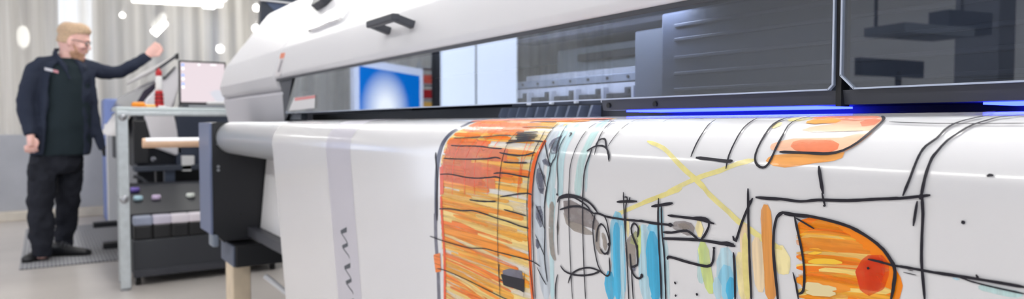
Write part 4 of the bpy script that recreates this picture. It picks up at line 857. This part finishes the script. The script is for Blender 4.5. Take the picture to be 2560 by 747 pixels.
bm = BM(); tube(bm, tube_pts, .014, 10); T('hose', bm, CHAR, P2, PI2, 60)
bm = BM(); t = [on(0, X2 + .01, *p) for p in ((453, 389), (484, 389), (484, 410), (477, 412), (476, 427), (454, 427))]; prism(bm, [(p.y, p.z) for p in t], X2 + .0, X2 + .05, 0, .003)
T('white_module', bm, LABELW, P2, PI2)
bm = BM(); c = on(0, X2 + .14, 403, 488); ball(bm, (0, 0, 0), (.05, .048, .042)); o = link('white_rag', bm, LABELW, smooth=True); o.location = c; wrinkle(o, .02, .05); tag(o, 'small crumpled white rag lying at the back of the cart tray', 'rag')
bm = BM(); prism(bm, [(yy(300), .95), (yy(300) + .004, .95), (yy(352), 1.165), (yy(352) - .004, 1.167)], -8.0, X2 - .35, 0); o = link('white_print', bm, mat('print_white', (232, 230, 232), .4)); tag(o, 'white sheet sloping out of the front of the second printer', 'sheet')

# --- dark blue stand near the wall
BS = empty('blue_stand', on(2, 0, 281, 531)); tag(BS, 'small dark blue trestle stand on the floor by the low wall', 'stand')
s = .0045
fr = mat('navy_plastic', (44, 54, 78), .5)
def bl(pts, x0, x1, m, name):
    bm = BM(); prism(bm, [((u - 280) * .0048, (531 - v) * .0048) for u, v in pts], x0, x1, 0, .004); return link(name, bm, m, BS)
bl([(264, 432), (282, 430), (284, 452), (277, 466), (295, 492), (295, 505), (267, 505), (269, 470)], -.10, .10, fr, 'stand_body')
bl([(268, 505), (275, 505), (275, 531), (268, 531)], -.09, -.05, mat('pine_foot', (214, 190, 160), .6), 'foot'); bl([(288, 505), (295, 505), (295, 531), (288, 531)], -.09, .09, BLACK, 'foot')
bl([(277, 455), (284, 452), (287, 462), (281, 468)], .10, .115, LABELW, 'label_patch')
# blue crate and white bin behind the table, left end
c = on(2, .0, 276, 470)
bm = BM(); box(bm, -8.9, -8.5, on(0, -8.6, 258, 290).y, on(0, -8.6, 300, 290).y, 0, on(0, -8.6, 270, 247).z, .02); o = link('blue_cabinet', bm, mat('cabinet_blue', (122, 140, 196), .5)); tag(o, 'tall blue cabinet standing by the curtain right of the jacket', 'cabinet')
bm = BM(); box(bm, -8.48, -8.2, on(0, -8.3, 262, 290).y, on(0, -8.3, 296, 290).y, on(0, -8.3, 262, 330).z, on(0, -8.3, 262, 309).z, .02); box(bm, -8.45, -8.25, on(0, -8.3, 266, 290).y, on(0, -8.3, 292, 290).y, 0, on(0, -8.3, 262, 331).z)
o = link('white_pedestal', bm, [LABELW]); tag(o, 'white topped pedestal in front of the blue cabinet', 'pedestal')

# --- dark screen and bracket above the hood
MS = empty('overhead_monitor', (-3.7, 1.5, 1.8)); tag(MS, 'dark screen in a slim frame behind the hood at the top edge', 'monitor'); MI = inv_of(MS)
t = yz(-3.95, [(653, -8), (800, -20), (800, 90), (648, 90), (651, 55)])
bm = BM(); prism(bm, t, -4.0, -3.95, 0, .004); T('screen_case', bm, mat('screen_case_dark', (48, 54, 68), .35), MS, MI)
bm = BM(); prism(bm, yz(-3.94, [(664, 4), (700, 6), (735, 9), (690, 30)]), -3.949, -3.945, 0); T('glass_pane', bm, mat('screen_glass_blue', (74, 88, 118), .15), MS, MI)
bm = BM(); prism(bm, yz(-3.92, [(650, 0), (735, 10), (800, 14), (800, 11), (735, 7), (650, -3)]), -3.944, -3.92, 0); T('cable', bm, LABELW, MS, MI)
bm = BM(); tube(bm, [(-4.02, 1.5, 1.85), (-4.02, 1.5, .02)], .025, 10); box(bm, -4.2, -3.85, 1.3, 1.7, 0, .025, .008); T('stand', bm, BLACK, MS, MI)
bk = [hoodpt(x, y, .002) for x, y in ((792, 27), (797, 13), (796, -2), (822, -14), (833, -4), (815, 14), (803, 21))]
bm = BM(); t = bmesh.new(); va = [t.verts.new(p) for p in bk]; vb = [t.verts.new(p + HN * .03) for p in bk]
t.faces.new(va); t.faces.new(vb[::-1])
for i in range(len(bk)): t.faces.new((va[i], va[(i + 1) % len(bk)], vb[(i + 1) % len(bk)], vb[i]))
bmesh.ops.recalc_face_normals(t, faces=t.faces); merge(bm, t); P('hood_hinge', bm, CHAR)

# ================================================================== PLACE ACROSS THE AISLE (mirrored in the windows)
def refl(x, y, dist):
    """point seen mirrored in the front window plane y = .751 at a distance along the view"""
    p = CAM + ray(x, y) * (dist / F); return V((p.x, 1.502 - p.y, p.z))
# blue glowing display
def slab2(p, q, zb, ex, th, bm):
    d = V((q.x - p.x, q.y - p.y, 0)).normalized(); n = V((-d.y, d.x, 0)) * th
    c = [p - d * ex, q + d * ex]; t = bmesh.new()
    f = [V((c[0].x, c[0].y, zb)), V((c[1].x, c[1].y, zb)), V((c[1].x, c[1].y, q.z + ex)), V((c[0].x, c[0].y, p.z + ex))]
    A = [t.verts.new(v) for v in f]; B = [t.verts.new(v + n) for v in f]; t.faces.new(A); t.faces.new(B[::-1])
    for i in range(4): t.faces.new((A[i], A[(i + 1) % 4], B[(i + 1) % 4], B[i]))
    bmesh.ops.recalc_face_normals(t, faces=t.faces); merge(bm, t)
a, b = refl(898, 165, 7.4), refl(1047, 190, 8.4)
DS = empty('display_board', ((a + b) / 2).xy.to_3d()); tag(DS, 'bright blue display with white glow in a pale frame, mirrored in the printer window', 'display'); DI = inv_of(DS)
def vslab(p, q, z0, z1, th, bm, mi_=0, ext=0):
    d = V((q.x - p.x, q.y - p.y, 0)).normalized(); n = V((-d.y, d.x, 0)) * th
    t = bmesh.new(); c = [p - d * ext, q + d * ext, q + d * ext + n, p - d * ext + n]
    lo = [t.verts.new((v.x, v.y, z0)) for v in c]; hi = [t.verts.new((v.x, v.y, z1)) for v in c]
    t.faces.new(lo); t.faces.new(hi[::-1])
    for i in range(4): t.faces.new((lo[i], lo[(i + 1) % 4], hi[(i + 1) % 4], hi[i]))
    bmesh.ops.recalc_face_normals(t, faces=t.faces); merge(bm, t, mi_)
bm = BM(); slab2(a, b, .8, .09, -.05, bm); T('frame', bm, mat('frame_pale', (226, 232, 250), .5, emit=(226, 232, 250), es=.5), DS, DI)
bmat = bpy.data.materials.new('blue_display'); bmat.use_nodes = True; nt = bmat.node_tree; nt.nodes.remove(nt.nodes['Principled BSDF'])
e = nt.nodes.new('ShaderNodeEmission'); e.inputs[1].default_value = 1.9; tc = nt.nodes.new('ShaderNodeTexCoord'); mp = nt.nodes.new('ShaderNodeMapping'); mp.vector_type = 'POINT'
gcen = a.lerp(b, .4); sm_ = nt.nodes.new('ShaderNodeVectorMath'); sm_.operation = 'DISTANCE'; sm_.inputs[1].default_value = (gcen.x, gcen.y, 1.22)
rp = nt.nodes.new('ShaderNodeValToRGB'); rp.color_ramp.elements[0].position = .10; rp.color_ramp.elements[0].color = (1, 1, 1, 1); rp.color_ramp.elements[1].position = .46; rp.color_ramp.elements[1].color = lin((8, 108, 196))
nt.links.new(tc.outputs['Object'], sm_.inputs[0]); nt.links.new(sm_.outputs['Value'], rp.inputs[0]); nt.links.new(rp.outputs[0], e.inputs[0]); nt.links.new(e.outputs[0], nt.nodes['Material Output'].inputs['Surface'])
bm = BM(); slab2(a, b, .88, 0, .01, bm); T('lit_panel', bm, bmat, DS, DI)
for p in (a, b):
    bm = BM(); tube(bm, [(p.x, p.y - .02, .0), (p.x, p.y - .02, .92)], .018, 10); box(bm, p.x - .15, p.x + .15, p.y - .05, p.y + .01, 0, .02, .005); T('stand_post', bm, STEEL, DS, DI)
# shelf with red bins
c = refl(1073, 240, 9.1); SH = empty('steel_shelf', (c.x, c.y, 0)); tag(SH, 'grey steel shelf holding red and yellow bins, mirrored right of the blue display', 'shelf')
for z in (.3, .75, 1.22, 1.38, 1.57, 1.78):
    bm = BM(); box(bm, -.2, .2, -.25, .25, z - .012, z, .002); link('shelf_board', bm, GALV, SH)
for sx in (-.2, .2):
    for sy in (-.25, .25):
        bm = BM(); box(bm, sx - .012, sx + .012, sy - .012, sy + .012, 0, 1.85); link('shelf_post', bm, GALV, SH)
for z, m, l in ((1.38, RED, 'dark red plastic bin on the middle board of the steel shelf'), (1.57, mat('red_bin', (226, 94, 74), .5), 'orange red bin on the upper board of the steel shelf'), (1.22, YELLOW, 'yellow bin low on the steel shelf')):
    bm = BM(); h = .11; prism(bm, [(-.17, z), (.17, z), (.19, z + h), (.175, z + h), (.16, z + .01), (-.16, z + .01), (-.175, z + h), (-.19, z + h)], -.22, .22, 1); box(bm, -.17, .17, -.22, -.21, z, z + h * .8); box(bm, -.17, .17, .21, .22, z, z + h * .8)
    o = link('storage_bin', bm, m); o.location = (c.x, c.y, .001); tag(o, l, 'bin', 'bins on the steel shelf')
# two tall white panels; glow added so their mirror image is bright
a, b = refl(1106, 150, 6.2), refl(1292, 150, 7.0)
d = (b - a); d.z = 0; d.normalize()
dl = mat('glow_panel', (246, 247, 252), .5, emit=(226, 236, 255), es=1.7)
mid = a.lerp(b, .42)
CB_ = empty('white_glow_gate', (a.x, a.y, 0)); tag(CB_, 'tall white two-panel gate with an added glow, mirrored in the printer window', 'gate'); CI_ = inv_of(CB_)
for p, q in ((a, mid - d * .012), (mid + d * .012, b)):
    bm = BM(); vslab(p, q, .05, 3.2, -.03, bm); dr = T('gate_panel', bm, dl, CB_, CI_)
bm = BM(); vslab(mid - d * .03, mid - d * .015, 1.0, 1.2, .04, bm); link('handle', bm, CHAR, dr)
bm = BM(); vslab(a - d * .02, b + d * .02, 3.2, 3.28, -.05, bm); vslab(a - d * .02, b + d * .02, 0, .05, -.05, bm); vslab(mid - d * .012, mid + d * .012, .05, 3.2, -.04, bm); T('gate_frame', bm, GALV, CB_, CI_)
bm = BM(); vslab(a - d * .09, a - d * .03, 0, 2.9, -.05, bm); o = link('dark_post', bm, CHAR); tag(o, 'dark upright post beside the glowing gate', 'post')
# column, suspended heater, work table with dark boxes (in the right window)
c = refl(2462, 90, 5.6)
bm = BM(); box(bm, c.x - .16, c.x + .16, c.y - .16, c.y + .16, 0, 3.6, .01); struct('column', bm, mat('column_dark', (96, 98, 106), .6))
a, b = refl(2160, 78, 4.6), refl(2428, 58, 5.0)
HT = empty('suspended_heater', (a + b) / 2); tag(HT, 'dark long unit heater hanging from the ceiling, mirrored in the right window', 'heater'); HI = inv_of(HT)
bm = BM(); vslab(a.lerp(b, .58), b, b.z - .10, b.z + .05, .15, bm); T('heater_box', bm, mat('heater_grey', (66, 70, 80), .6), HT, HI)
bm = BM(); vslab(a, a.lerp(b, .62), a.z - .04, a.z + .02, .3, bm); T('arm', bm, mat('heater_arm_grey', (104, 108, 116), .6), HT, HI)
for k in (.1, .9):
    p = a.lerp(b, k); bm = BM(); tube(bm, [p, (p.x, p.y, 3.6)], .012, 8); T('hanger', bm, CHAR, HT, HI)
a, b = refl(2150, 160, 4.4), refl(2310, 160, 4.7)
WT = empty('dark_workstation', (a.x, a.y, 0)); tag(WT, 'dark monitor pair on a pale workbench, mirrored low in the right window', 'workstation'); WI = inv_of(WT)
bm = BM(); vslab(a, b, refl(2150, 187, 4.4).z, refl(2150, 143, 4.4).z, -.04, bm); T('monitor', bm, mat('monitor_grey', (62, 66, 76), .6), WT, WI)
p = a.lerp(b, .55); bm = BM(); tube(bm, [(p.x, p.y - .03, 1.0), (p.x, p.y - .03, 1.4)], .02, 10); T('monitor_stand', bm, CHAR, WT, WI)
bm = BM(); vslab(a - V((.5, .1, 0)), b + V((.5, -.1, 0)), .98, 1.02, -.6, bm); T('bench_top', bm, mat('bench_pale', (200, 204, 214), .5), WT, WI)
for k in (0, 1):
    p = a - V((.45, .2, 0)) if k else b + V((.45, -.2, 0)); bm = BM(); tube(bm, [(p.x, p.y, 0), (p.x, p.y, .88)], .025, 10); T('leg', bm, GALV, WT, WI)

# ================================================================== THE MAN
MP = on(2, 0, 150, 655); MAN = empty('person', MP); MANG = atan2(-MP.x, MP.y); MAN.rotation_euler = (0, 0, MANG); MR = hypot(MP.x, MP.y)
YO = .10
tag(MAN, 'bearded man with short fair hair in dark work jacket reaching out one arm', 'person')
def m_(x, y, yy_=0):
    yy_ += YO; k = 1 + yy_ / MR; return V(((x - 150) * .00252 * k, yy_, 1.05 - (y - 309) * .003037 * k))
def fl(x, y):
    p = on(2, 0, x, y) - MP; return V((p.x * cos(MANG) + p.y * sin(MANG), -p.x * sin(MANG) + p.y * cos(MANG), 0))
SKIN = mat('skin', (238, 192, 182), .5, sub=.15); 
JK = mat('jacket_navy', (46, 52, 68), .8, spec=.15, bump=.3, bscale=14); TS = mat('tshirt_dark_green', (38, 48, 54), .85, spec=.15); TR = mat('work_trousers', (40, 42, 50), .85, spec=.15, bump=.3, bscale=12)
HAIR = mat('fair_hair', (206, 176, 146), .7, var=.2, vscale=80, bump=.6, bscale=200); BEARD = mat('ginger_beard', (204, 158, 130), .8, var=.25, vscale=90, bump=.7, bscale=220)
def ring(c, rx, ry, n=28, rot=0, z=None, a0=None, a1=None):
    out = []
    for j in range(n):
        t = 2 * pi * j / n if a0 is None else a0 + (a1 - a0) * j / (n - 1)
        x, y = rx * cos(t), ry * sin(t); out.append(V((c.x + x * cos(rot) - y * sin(rot), c.y + x * sin(rot) + y * cos(rot), c.z)))
    return out
# head frame: face turned to the right, a little to the camera and down
HC = m_(198, 104, -.01); FA = radians(-14); TL = radians(14)
HM = Matrix.Translation(HC) @ Matrix.Rotation(FA, 4, 'Z') @ Matrix.Rotation(TL, 4, 'Y')
def hp(a, s, z): return HM @ V((a, s, z))
HR = [(-.135, .052, .022, .024), (-.125, .05, .038, .038), (-.105, .03, .062, .054), (-.08, .012, .084, .066), (-.05, .004, .096, .073), (-.02, 0, .101, .077), (.01, -.004, .104, .080), (.04, -.006, .106, .081), (.07, -.008, .102, .079), (.095, -.010, .090, .070), (.115, -.012, .068, .054), (.128, -.013, .036, .03), (.131, -.013, .01, .01)]
def headrings(grow=0, zlo=-1, zhi=1): return [[hp(a + (rx + grow) * cos(2 * pi * j / 28), (ry + grow) * sin(2 * pi * j / 28), z) for j in range(28)] for z, a, rx, ry in HR if zlo <= z <= zhi]
bm = BM(); loft(bm, headrings())
RM = Matrix.Rotation(FA, 3, 'Z') @ Matrix.Rotation(TL, 3, 'Y')
def hb(a, s, z, r): ball(bm, hp(a, s, z), r, rot=RM.to_4x4())
loft(bm, [[hp(.10 + o_ , w * cos(t), z + .006 * sin(t)) if False else hp(a_ + .006 * cos(t), w * sin(t), z) for t in [2 * pi * j / 12 for j in range(12)]] for z, a_, w in ((.02, .098, .010), (.0, .108, .012), (-.02, .120, .015), (-.032, .118, .018), (-.038, .106, .014))])
hb(.092, 0, .033, (.016, .05, .010)); hb(.09, 0, -.062, (.022, .03, .010)); hb(.078, 0, -.105, (.03, .034, .022))
for s in (-1, 1):
    hb(-.004, s * .082, -.012, (.020, .008, .032)); hb(.07, s * .046, -.025, (.028, .026, .022)); hb(.086, s * .032, .012, (.012, .014, .011))
# neck, torso, limbs under the clothes
tube(bm, [hp(-.02, 0, -.05), m_(186, 132, 0), m_(180, 150, .01), m_(176, 172, .01)], [.062, .062, .068, .09], 20)
tor = [(172, 150, .085, .07), (170, 165, .15, .10), (170, 200, .17, .13), (168, 260, .165, .14), (166, 320, .165, .15), (162, 370, .14, .125), (156, 400, .125, .11)]
ROT = radians(-20)
loft(bm, [ring(m_(x, y), rx, ry, rot=ROT) for x, y, rx, ry in tor[::-1]])
ARM_R = [m_(108, 170, -.05), m_(90, 205, -.08), m_(76, 255, -.10), m_(80, 300, -.12), m_(86, 338, -.17)]
ARM_L = [m_(228, 168, .02), m_(275, 176, .02), m_(320, 176, .0), m_(358, 156, -.02), m_(397, 129, -.03)]
tube(bm, ARM_R, [.055, .052, .045, .038, .028], 14); tube(bm, ARM_L, [.055, .05, .043, .036, .028], 14)
LEG_R = [m_(122, 385, -.03), m_(112, 440, -.04), m_(105, 505, -.05), m_(106, 560, -.04), m_(106, 618, -.02), m_(106, 640, -.02)]
LEG_L = [m_(182, 385, .05), m_(184, 440, .08), m_(172, 505, .14), m_(168, 560, .20), m_(160, 612, .24), m_(158, 632, .25)]
tube(bm, LEG_R, [.07, .07, .055, .05, .038, .035], 14); tube(bm, LEG_L, [.065, .07, .055, .05, .038, .035], 14)
# hanging hand (back of hand to us, fingers curled)
w = m_(86, 336, -.17)
tube(bm, [w, w + V((0, -.004, -.04)), w + V((.002, -.006, -.085))], [(.026, .034), (.026, .048), (.024, .049)], 14)
for k, (dx, ln) in enumerate(((-.033, .062), (-.011, .070), (.012, .067), (.033, .055))):
    b0 = w + V((dx, -.006, -.078)); tube(bm, [b0, b0 + V((0, -.012, -ln * .45)), b0 + V((.004, .008, -ln * .75)), b0 + V((.006, .03, -ln * .62))], [.0105, .010, .009, .007], 10)
tube(bm, [w + V((.026, -.012, -.03)), w + V((.040, -.026, -.058)), w + V((.034, -.034, -.09))], [.015, .013, .010], 10)
# raised hand, fingers closing on the lid edge
w = m_(396, 129, -.03); d = (m_(424, 106, -.035) - w).normalized(); up = V((-d.z, 0, d.x))
tube(bm, [w, w + d * .04, w + d * .085], [(.03, .022), (.042, .021), (.042, .02)], 14)
for k, (du, ln) in enumerate(((.033, .060), (.011, .072), (-.012, .068), (-.033, .054))):
    b0 = w + d * .078 + up * du + V((0, -.004, 0)); tube(bm, [b0, b0 + d * ln * .5 + V((0, -.006, .004)), b0 + d * ln * .8 + V((0, .012, -.012)), b0 + d * ln * .72 + V((0, .034, -.026))], [.0105, .0098, .009, .007], 10)
tube(bm, [w + d * .03 + up * -.03, w + d * .06 + up * -.052 + V((0, -.015, 0)), w + d * .095 + up * -.042 + V((0, -.02, 0))], [.014, .012, .009], 10)
body = link('body', bm, SKIN, MAN); remesh(body, .0055, 3)
# eyes
for s in (-1, 1):
    bm = BM(); ball(bm, hp(.094, s * .032, .010), .0095, seg=12); link('eye', bm, mat('eye_white', (226, 222, 220), .2), MAN)
    
# hair: cap on the crown, cropped sides
bm = BM(); rr_ = []
for z, a, rx, ry in HR:
    if z < .035: continue
    k = .004 + .013 * min(1, max(0, (z - .03) / .06)); lo_ = 1 if z < .06 else .5 if z < .08 else 0
    rr_.append([hp(a - .003 + (rx + k * (1 if cos(2 * pi * j / 28) < 0 else .55 + .8 * (z > .09))) * cos(2 * pi * j / 28), (ry + k * .7) * sin(2 * pi * j / 28), z + (.010 if z > .1 else 0) + lo_ * .045 * max(0, cos(2 * pi * j / 28)) + (.014 * max(0, cos(2 * pi * j / 28)) if z > .08 else 0)) for j in range(28)])
loft(bm, rr_)
loft(bm, [[hp(-.032 + .080 * cos(t), .082 * sin(t), z) for t in [2 * pi * j / 28 for j in range(28)]] for z in (-.03, .0, .04)])
ha = link('hair', bm, HAIR, MAN); remesh(ha, .006, 4); wrinkle(ha, .008, .02)
# beard
bm = BM()
loft(bm, [[hp(a + rx * cos(t), ry * sin(t), z) for t in [2 * pi * j / 24 for j in range(24)]] for z, a, rx, ry in ((-.16, .066, .016, .022), (-.15, .06, .034, .036), (-.13, .05, .052, .05), (-.105, .038, .064, .062), (-.085, .034, .066, .068), (-.07, .030, .062, .071))])
for s in (-1, 1): tube(bm, [hp(.06, s * .058, -.085), hp(.045, s * .072, -.055), hp(.02, s * .079, -.02)], [.015, .009, .006], 10)
tube(bm, [hp(.088, -.03, -.06), hp(.104, 0, -.048), hp(.088, .03, -.06)], [.008, .011, .008], 10)
be = link('beard', bm, BEARD, MAN); remesh(be, .006, 3); wrinkle(be, .008, .02)
# glasses
GLS = mat('glasses_frame', (46, 34, 36), .3)
bm = BM()
for s in (-1, 1):
    tube(bm, [hp(.108 - .012 * abs(cos(t)), s * (.034 + .024 * cos(t)), .008 + .017 * sin(t)) for t in [2 * pi * j / 20 for j in range(21)]], .0022, 6)
    tube(bm, [hp(.094, s * .058, .012), hp(.04, s * .084, .012), hp(-.01, s * .086, .004)], .0022, 6)
tube(bm, [hp(.108, -.011, .012), hp(.114, 0, .014), hp(.108, .011, .012)], .0022, 6)
link('glasses', bm, GLS, MAN, smooth=True)
# t-shirt
bm = BM(); loft(bm, [ring(m_(x, y), rx + .012, ry + .012, rot=ROT) for x, y, rx, ry in ((184, 146, .060, .058), (180, 155, .09, .08), (173, 167, .15, .11), (171, 200, .172, .145), (170, 260, .176, .16), (168, 320, .176, .17), (165, 365, .168, .16), (163, 387, .162, .155))][::-1])
ts = link('t_shirt', bm, TS, MAN); remesh(ts, .010, 5); wrinkle(ts, .018, .16)
# jacket: open shell + sleeves
bm = BM(); OA = radians(-62); ow = radians(33)
JR = [(178, 148, .082, .08, .7), (172, 156, .125, .10, .8), (166, 168, .17, .13, .9), (164, 200, .19, .165, 1), (163, 260, .192, .182, 1.05), (161, 320, .19, .19, 1.15), (160, 360, .188, .19, 1.25), (159, 386, .186, .188, 1.3)]
outer, inner = [], []
shell = []
for x, y, rx, ry, kk in JR:
    c = m_(x, y); n = 34; a0, a1 = OA + ow * kk, OA + 2 * pi - ow * kk
    o_ = ring(c, rx + .012, ry + .012, n, ROT, a0=a0, a1=a1); i_ = ring(c, rx - .010, ry - .010, n, ROT, a0=a0, a1=a1)
    shell.append(o_ + i_[::-1])
loft(bm, shell[::-1])
tube(bm, [V(p) + V((0, 0, 0)) for p in ARM_R], [.070, .068, .062, .055, .046], 18); tube(bm, [m_(150, 156, -.02), m_(120, 162, -.045), m_(104, 178, -.06)], [.045, .062, .070], 16)
tube(bm, [m_(205, 168, .02)] + ARM_L, [.062, .066, .060, .052, .045, .037], 18)
# collar and hanging front flap
tube(bm, [m_(153, 133, -.03), m_(152, 128, .04), m_(170, 122, .10), m_(195, 130, .10), m_(212, 148, .05)], [(.02, .012)] * 5, 10)
tube(bm, [m_(150, 132, -.03), m_(158, 146, -.09), m_(176, 170, -.135), m_(186, 200, -.165)], [(.022, .012)] * 4, 10)
loft(bm, [[m_(x0, y, -.06), m_(x1, y, -.05), m_(x1, y, -.03), m_(x0, y, -.035)] for x0, x1, y in ((226, 252, 175), (228, 254, 220), (232, 258, 270), (238, 264, 320), (246, 271, 350), (256, 275, 376))])
jk = link('jacket', bm, JK, MAN); remesh(jk, .009, 4); wrinkle(jk, .03, .11)
# chest badge, zip tail
bm = BM(); b0 = m_(124, 174, -.205); b1 = m_(158, 181, -.215)
loft(bm, [[p + V((0, 0, .010)), p + V((0, 0, -.010)), p + V((0, .012, -.010)), p + V((0, .012, .010))] for p in (b0, b0.lerp(b1, .6))]); bg = link('chest_badge', bm, mat('badge_white', (205, 205, 215), .5), MAN)
bm = BM(); loft(bm, [[p + V((0, 0, .010)), p + V((0, 0, -.010)), p + V((0, .012, -.010)), p + V((0, .012, .010))] for p in (b0.lerp(b1, .62), b1)]); link('badge_end', bm, mat('badge_pink', (205, 140, 150), .5), MAN)
bm = BM(); tube(bm, [m_(268, 368, -.05), m_(270, 380, -.05), m_(271, 392, -.05)], [.006, .012, .010], 8); link('zip_pull', bm, BLACK, MAN)
# trousers
bm = BM(); loft(bm, [ring(m_(x, y), rx, ry, rot=ROT) for x, y, rx, ry in ((158, 372, .158, .15), (154, 395, .16, .145), (151, 415, .155, .135), (150, 432, .13, .115))][::-1])
tube(bm, [m_(120, 392, -.03), m_(113, 430, -.04), m_(108, 470, -.05), m_(105, 515, -.05), m_(106, 565, -.04), m_(105, 603, -.03), m_(106, 634, -.02)], [.092, .10, .092, .083, .082, .073, .062], 20)
tube(bm, [m_(182, 392, .05), m_(182, 430, .07), m_(178, 470, .10), m_(171, 515, .15), m_(168, 560, .20), m_(161, 598, .23), m_(159, 624, .24)], [.084, .09, .085, .078, .075, .068, .06], 20)
box(bm, m_(84, 0).x - .015, m_(84, 0).x + .04, -.04, .08, m_(0, 445).z, m_(0, 400).z, .015)
tr = link('trousers', bm, TR, MAN); remesh(tr, .010, 4); wrinkle(tr, .045, .09)
# shoes
SHO = mat('black_work_shoe', (28, 29, 34), .45); SOLE = mat('shoe_sole', (18, 18, 20), .7)
for t, d in ((fl(61, 661), V((-.56, -.83, 0))), (fl(226, 640), V((.9, -.4, 0)))):
    d.normalize(); s_ = V((-d.y, d.x, 0)); L = .30; h = t - d * L
    sh = []
    for k, wv, hv in ((-.06, .022, .03), (-.02, .036, .075), (.10, .041, .10), (.28, .042, .105), (.42, .043, .085), (.6, .048, .066), (.8, .049, .052), (.93, .040, .042), (1.0, .022, .03)):
        c = h + d * (L * k); sh.append([c + s_ * (wv * cos(a)) + V((0, 0, .016 + max(-.0, hv * .5 + hv * .5 * sin(a)))) for a in [2 * pi * j / 18 for j in range(18)]])
    bm = BM(); loft(bm, sh); q = link('shoe', bm, SHO, MAN, smooth=True)
    bm = BM(); sl_ = []
    for z in (.0, .022):
        rg = []
        for j in range(24):
            a = 2 * pi * j / 24; k = .47 + .55 * cos(a); wv = .05 * abs(sin(a)) ** .6 * (1 if k > .5 else .85); rg.append(h + d * (L * k) + s_ * (wv * (1 if sin(a) > 0 else -1)) + V((0, 0, z)))
        sl_.append(rg)
    loft(bm, sl_); link('sole', bm, SOLE, q)
    bm = BM()
    for k in (.34, .42, .5): c = h + d * (L * k); zt2 = .016 + (.105 if k < .4 else .095 if k < .45 else .082); tube(bm, [c - s_ * .03 + V((0, 0, zt2 - .02)), c + V((0, 0, zt2 + .002)), c + s_ * .03 + V((0, 0, zt2 - .02))], .004, 6)
    link('laces', bm, mat('laces_grey', (90, 92, 100), .6), q)

# ================================================================== CAMERA, COLOUR
cd = bpy.data.cameras.new('cam'); co = bpy.data.objects.new('camera', cd); COL.objects.link(co); SC.camera = co
cd.sensor_width = 36; cd.lens = 36 * F / 2560; cd.clip_start = .01; cd.clip_end = 60
rotm = Matrix((RT, UP, -FW)).transposed(); co.matrix_world = Matrix.Translation(CAM) @ rotm.to_4x4()
cd.dof.use_dof = True; cd.dof.focus_distance = .74; cd.dof.aperture_fstop = 6.0; cd.dof.aperture_blades = 0
SC.view_settings.view_transform = 'Standard'; SC.view_settings.look = 'None'; SC.view_settings.gamma = 1; SC.view_settings.use_curve_mapping = False
SC.view_settings.exposure = 0.38
SC.cycles.use_denoising = True; SC.cycles.max_bounces = 10; SC.cycles.diffuse_bounces = 5; SC.cycles.transparent_max_bounces = 48; SC.cycles.sample_clamp_indirect = 8
SC.cycles.caustics_reflective = False; SC.cycles.caustics_refractive = False
